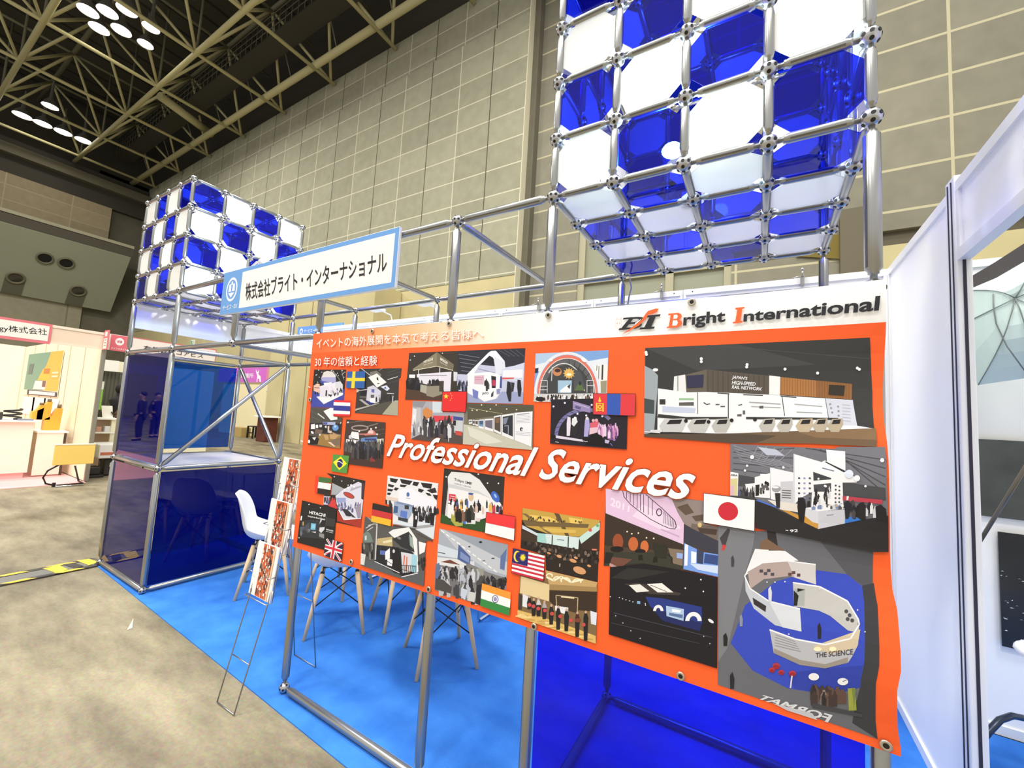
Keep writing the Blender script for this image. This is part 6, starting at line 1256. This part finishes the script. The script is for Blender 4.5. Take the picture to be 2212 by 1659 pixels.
t = thing('display_shelf', 'white display shelf with goods at the second stand across the aisle', 'shelf', (-7.4, 1.6, 0))
for z, c in ((.78, 0), (1.06, 0)): part('board', MB().bev_box((-7.7, 1.22, z), (-7.2, 1.9, z+.03), .004), mat('counter_top_white', (252, 250, 244), .4), t)
part('panel', MB().box((-7.68, 1.24, 0), (-7.62, 1.9, 1.06)), mat('panel_tan', (226, 196, 176), .6), t); part('panel', MB().box((-7.3, 1.62, 0), (-7.24, 1.88, 1.06)), cream, t)
q = MB(); q.prism([(-7.45, 1.52, 1.09), (-7.45, 1.68, 1.09), (-7.5, 1.66, 1.34), (-7.5, 1.49, 1.34)], (.02, 0, 0)); solo('stand_card', q, mat('paper_bright', (254, 252, 244), .5), 'white folded card standing on the white shelf', 'card')
t = thing('teapot', 'dark brown round pot on the white shelf', 'pot', (-7.45, 1.76, 1.09))
part('body', MB().lathe([(0, .04), (.03, .07), (.09, .075), (.14, .04), (.15, .02)], (-7.45, 1.76, 1.09)), mat('pot_brown', (70, 44, 34), .3), t); part('lid', MB().lathe([(0, .035), (.03, .02), (.05, .012), (.06, .018), (.08, .004)], (-7.45, 1.76, 1.235)), mat('pot_brown', (70, 44, 34), .3), t); part('spout', MB().path([(-7.43, 1.70, 1.13), (-7.42, 1.66, 1.18), (-7.42, 1.64, 1.22)], .012), mat('pot_brown', (70, 44, 34), .3), t)
for k, (y, z, c, sz) in enumerate(((1.45, .81, (210, 160, 140), .08), (1.58, .81, (236, 236, 236), .09), (1.72, .81, (90, 60, 50), .08))):
    solo('gift_box', MB().bev_box((-7.4, y-sz/2, z), (-7.28, y+sz/2, z+sz*1.3), .005), mat('gift_%d' % k, c, .5), ('small tan gift box', 'small white gift box', 'small brown gift box')[k]+' on the lower board of the white shelf', 'box', 'gift boxes on the lower shelf board')
t = thing('cloth_table', 'low table under a white tablecloth beside the yellow chair', 'table', (-7.0, 1.75, 0))
part('tablecloth', MB().bev_box((-7.1, 1.3, .35), (-6.5, 2.05, .62), .02), mat('cloth_white', (238, 236, 236), .7), t)
part('runner', MB().box((-6.52, 1.32, .42), (-6.49, 2.03, .47)), mat('runner_rust', (200, 110, 80), .7), t)
for y in (1.34, 2.0): part('leg', MB().cyl((-6.55, y, 0), (-6.55, y, .36), .015), blackm, t)
t = thing('storage_box', 'black storage box with a white label under the clothed table', 'box', (-6.7, 1.6, 0))
part('body', MB().bev_box((-6.85, 1.42, .02), (-6.6, 1.72, .33), .02), mat('box_black', (52, 46, 44), .5), t); part('label_card', MB().box((-6.6, 1.5, .18), (-6.594, 1.62, .25)), mat('paper_bright', (254, 252, 244), .5), t)
q = MB(); q.bev_box((-6.75, 1.14, .0), (-6.45, 1.4, .05), .01); q.bev_box((-6.75, 1.18, .05), (-6.5, 1.36, .2), .02); solo('cart_base', q, mat('box_dark', (40, 36, 34), .5), 'dark low trolley base beside the black storage box', 'trolley')
t = thing('mannequin', 'white bust form dressed in black cloth behind the left tower post', 'mannequin', (-8.0, 2.1, 0))
mp_ = at(255, 870, 'x', -8.0); my = mp_.y
part('stand', MB().lathe([(0, .14), (.02, .14), (.03, .02), (1.0, .02)], (-8.0, my, 0)), mat('stand_white', (240, 238, 230), .5), t); part('torso', MB().lathe([(0, .10), (.12, .13), (.3, .12), (.45, .16), (.52, .10), (.56, .05), (.62, .045)], (-8.0, my, 1.0)), mat('dress_black', (26, 24, 26), .8), t); part('head', MB().sphere((-8.0, my, 1.72), .09, 14, 10, (.9, .85, 1.2)), mat('dress_black', (26, 24, 26), .8), t)

# stands far behind, seen under the left tower beams
q = MB(); q.box((-19.5, 9.0, 0), (-14.7, 9.05, 2.45)); solo('partition_panel', q, mat('far_cream', (240, 228, 184), .6), 'cream wall panels of the far stand seen through the tower braces', 'wall panel')
q = MB(); q.box((-14.6, 8.6, 0), (-8.0, 9.88, 6.3)); q.mi = 1
for x in (-13.4, -11.8): q.box((x, 8.58, 0), (x+.03, 8.6, 6.3))
solo('pillar.001', q, [raw, mat('raw_joint', (150, 138, 100), .9)], kind='structure', origin=(-12, 9, 0))
t = thing('hanging_banner', 'magenta banner with white lettering and a white deer above the far cream stand', 'banner', (-17, 8.98, 2.5))
a_, b_ = at(505, 795, 'y', 8.97), at(574, 826, 'y', 8.97); c_ = at(598, 820, 'y', 8.97)
part('cloth', MB().box((a_.x-1.5, 8.965, b_.z), (b_.x, 8.98, a_.z)), mat('magenta', (214, 110, 206), .6), t)
part('cloth_end', MB().box((b_.x, 8.965, b_.z), (c_.x, 8.98, a_.z)), mat('magenta_pale', (220, 140, 160), .6), t)
P = Print((0, 8.965, 0), (1, 0, 0), (0, 0, 1), (0, -1, 0), .001, .002)
def fq(px, py): p = at(px, py, 'y', 8.965); return (p.x, p.z)
P.quad_text('商工会議所', (252, 244, 252), fq(500, 806), fq(548, 806), fq(548, 817), fq(500, 815), .008)
P.poly((252, 244, 252), [fq(x, y) for x, y in ((554, 825), (556, 812), (553, 803), (553, 797), (555, 803), (558, 803), (560, 797), (560, 803), (558, 808), (563, 813), (564, 825), (561, 825), (560, 818), (557, 818), (556, 825))]); P.build('banner_print', t)
t = thing('far_sign', 'small white name board with an orange tab on the far cream stand', 'sign', (-15.5, 8.98, 2.2)); a_, b_ = at(575, 836, 'y', 8.97), at(612, 846, 'y', 8.97)
part('sign_board', MB().box((a_.x, 8.97, b_.z), (b_.x, 8.99, a_.z+.05)), mat('fascia_white', (240, 230, 220), .5), t)
P = Print((0, 8.97, 0), (1, 0, 0), (0, 0, 1), (0, -1, 0), .001, .002); P.poly((206, 112, 60), [fq(594, 827), fq(612, 829), fq(612, 834), fq(594, 832)]); P.quad_text('E-33', (50, 48, 46), fq(596, 835), fq(610, 836), fq(610, 841), fq(596, 840), .03); P.build('sign_print', t)
bs = at(519, 934, 'y', 8.6); solo('wooden_crate', MB().bev_box((bs.x, bs.y-.4, 0), (bs.x+.9, bs.y, .42), .01), mat('crate_tan', (176, 150, 92), .7), 'low wooden crate in front of the far cream stand', 'crate')
bs = at(549, 937, 'y', 8.5); t = thing('stool', 'small black stool in front of the far cream stand', 'stool', (bs.x, bs.y, 0))
part('seat', MB().bev_box((bs.x-.25, bs.y-.2, .5), (bs.x+.25, bs.y+.2, .54), .01), blackm, t)
for dx in (-.22, .22):
    for dy in (-.17, .17): part('leg', MB().box((bs.x+dx-.03, bs.y+dy-.03, 0), (bs.x+dx+.03, bs.y+dy+.03, .5)), blackm, t)
part('stretcher', MB().box((bs.x-.22, bs.y-.2, .22), (bs.x+.22, bs.y-.16, .26)), blackm, t)
bs = at(585, 940, 'y', 8.3); t = thing('display_table', 'display table with a brown patterned cloth at the far cream stand', 'table', (bs.x, bs.y-.3, 0))
part('cloth', MB().bev_box((bs.x-.2, bs.y-.5, 0), (bs.x+.45, bs.y, 1.0), .02), mat('cloth_brown', (92, 44, 32), .8, noise=(4, .6)), t); part('table_top', MB().bev_box((bs.x-.3, bs.y-.6, 1.0), (bs.x+.6, bs.y+.1, 1.06), .01), mat('counter_top_white', (252, 250, 244), .4), t)
# stand sign behind, beyond the back wall
t = thing('stand_sign', 'blue and white sign of the stand behind, at the top left corner of the banner', 'sign', (-1.3, 2.12, 2.5))
part('sign_board', MB().box((-1.76, 2.10, 2.44), (-.7, 2.115, 2.76)), mat('sign_sky', (104, 158, 222), .5), t)
P = Print((0, 2.10, 0), (1, 0, 0), (0, 0, 1), (0, -1, 0), .0005, .001); P.poly((250, 248, 246), [(-1.72, 2.46), (-.72, 2.46), (-.72, 2.62), (-1.72, 2.62)]); P.poly((240, 246, 252), ell(-1.66, 2.69, .04, .045)); P.poly((104, 158, 222), ell(-1.66, 2.685, .022, .026))
P.quad_text('サービス・DX', (246, 250, 254), (-1.59, 2.715), (-1.25, 2.715), (-1.25, 2.66), (-1.59, 2.66), .01); P.build('sign_print', t)
bs = at(415, 742, 'y', 8.55); t = thing('exit_sign', 'small green exit pictogram sign on the far pillar', 'sign', (bs.x, 8.57, bs.z-.3))
part('sign_board', MB().box((bs.x-.2, 8.55, bs.z-.3), (bs.x+.2, 8.6, bs.z+.2)), mat('exit_pale', (226, 240, 220), .5), t)
P = Print((bs.x, 8.55, bs.z-.05), (1, 0, 0), (0, 0, 1), (0, -1, 0), .001, .002); P.poly((30, 120, 60), [(-.16, -.2), (-.06, -.2), (-.06, .2), (-.16, .2)]); P.poly((30, 60, 40), [(.0, -.2), (.05, -.2), (.12, 0), (.1, .2), (.04, .2), (.06, 0)]); P.build('sign_print', t)

# ================================================================== two visitors behind the photographer, seen as reflections in the blue panel
skin_m = mat('skin', (206, 164, 138), .55); hair_m = mat('hair_dark', (28, 24, 22), .6)
def skinned(name, chains, m_, parent, lev=2):
    """chains of (x, y, z, r); a chain may start from an existing point"""
    vs, es, idx = [], [], {}
    for ch in chains:
        prev = None
        for p in ch:
            key = tuple(round(v, 4) for v in p[:3])
            if key not in idx: idx[key] = len(vs); vs.append(p)
            if prev is not None and prev != idx[key]: es.append((prev, idx[key]))
            prev = idx[key]
    me = bpy.data.meshes.new(name); me.from_pydata([v[:3] for v in vs], es, []); me.materials.append(m_)
    o = link(name, me, parent)
    sk = o.modifiers.new('skin', 'SKIN'); sk.use_smooth_shade = True
    for i, v in enumerate(vs):
        d = me.skin_vertices[0].data[i]; d.radius = (v[3] if len(v) < 5 else v[4], v[3]); d.use_root = (i == 0)
    su = o.modifiers.new('smooth', 'SUBSURF'); su.levels = 1; su.render_levels = lev
    return o
def person(label, loc, rz, jacket, trousers, swing):
    t = thing('person', label, 'person', loc, rz)
    pel, wst, chs, nck = (0, 0, .93, .12), (.0, 0, 1.08, .11), (.01, 0, 1.30, .125), (.0, 0, 1.45, .055)
    head = [nck, (.015, 0, 1.52, .058), (.02, 0, 1.575, .082), (.015, 0, 1.64, .092), (.01, 0, 1.69, .07)]
    body = [[pel, wst, chs, nck], head, [(.02, 0, 1.575, .082), (.105, 0, 1.585, .016)]]
    coat = [[(0, 0, .84, .155), (0, 0, .95, .145), (0, 0, 1.10, .135), (.01, 0, 1.30, .145), (0, 0, 1.42, .085)]]
    legs = []
    for s_ in (-1, 1):
        sh_, el, wr = (0, s_*.15, 1.39, .062), (-.03+swing*s_*.05, s_*.235, 1.12, .046), (.06+swing*s_*.08, s_*.245, .88, .03)
        hand = (.08+swing*s_*.08, s_*.245, .82, .036)
        body += [[chs, sh_, el, wr, hand]]
        for k, (dx, ln) in enumerate(((.026, .075), (.009, .085), (-.009, .08), (-.026, .065))):
            body.append([hand, (hand[0]+dx, hand[1]-s_*.004, hand[2]-.04, .010), (hand[0]+dx*1.1+.008, hand[1]-s_*.014, hand[2]-.04-ln*.55, .0085), (hand[0]+dx*1.1+.02, hand[1]-s_*.026, hand[2]-.04-ln, .0075)])
        body.append([hand, (hand[0]+.04, hand[1]-s_*.012, hand[2]+.005, .011), (hand[0]+.06, hand[1]-s_*.02, hand[2]-.03, .0095)])
        coat += [[(.01, 0, 1.30, .145), (0, s_*.155, 1.39, .075), el[:3]+(.058,), (wr[0], wr[1], wr[2]+.03, .042)]]
        hip, kn, an = (0, s_*.09, .88, .088), (.02, s_*.10, .49, .058), (-.01, s_*.10, .09, .04)
        toe = (.13, s_*.115, .035, .03)
        body += [[pel, hip, kn, an, toe]]
        legs += [[(0, 0, .93, .14), (0, s_*.09, .86, .10), (.02, s_*.10, .49, .075), (-.01, s_*.10, .10, .062)]]
        part_ = skinned('shoe', [[(-.06, s_*.10, .045, .042), (.04, s_*.107, .045, .045), (.15, s_*.117, .036, .032)]], blackm, t)
    skinned('body', body, skin_m, t); skinned('jacket', coat, jacket, t); skinned('trousers', legs, trousers, t)
    q = MB(); q.sphere((-.008, 0, 1.665), .1, 16, 10, (.98, .92, .95)); hr = lpart('hair', q, hair_m, t)
    for v in hr.data.vertices:
        if v.co.x > .05 and v.co.z < 1.69: v.co.x = .05
    for s_ in (-1, 1):
        lpart('eye', MB().sphere((.098, s_*.033, 1.612), .010, 8, 6), hair_m, t); lpart('ear', MB().sphere((.015, s_*.094, 1.60), .028, 8, 6, (.7, .3, 1.1)), skin_m, t)
    lpart('mouth', MB().sphere((.094, 0, 1.535), .018, 8, 6, (.3, 1, .25)), mat('lips', (160, 92, 84), .5), t)
    return t
dk1, dk2 = mat('suit_dark', (30, 32, 44), .8), mat('suit_black', (24, 24, 28), .8)
person('person in a dark navy jacket standing, left of the two reflected in the blue panel', (-14.6, -4.34, 0), 2.2, dk1, dk1, .4)
person('person in a black jacket standing, right of the two reflected in the blue panel', (-15.99, -5.21, 0), -.5, dk2, dk2, -.6)
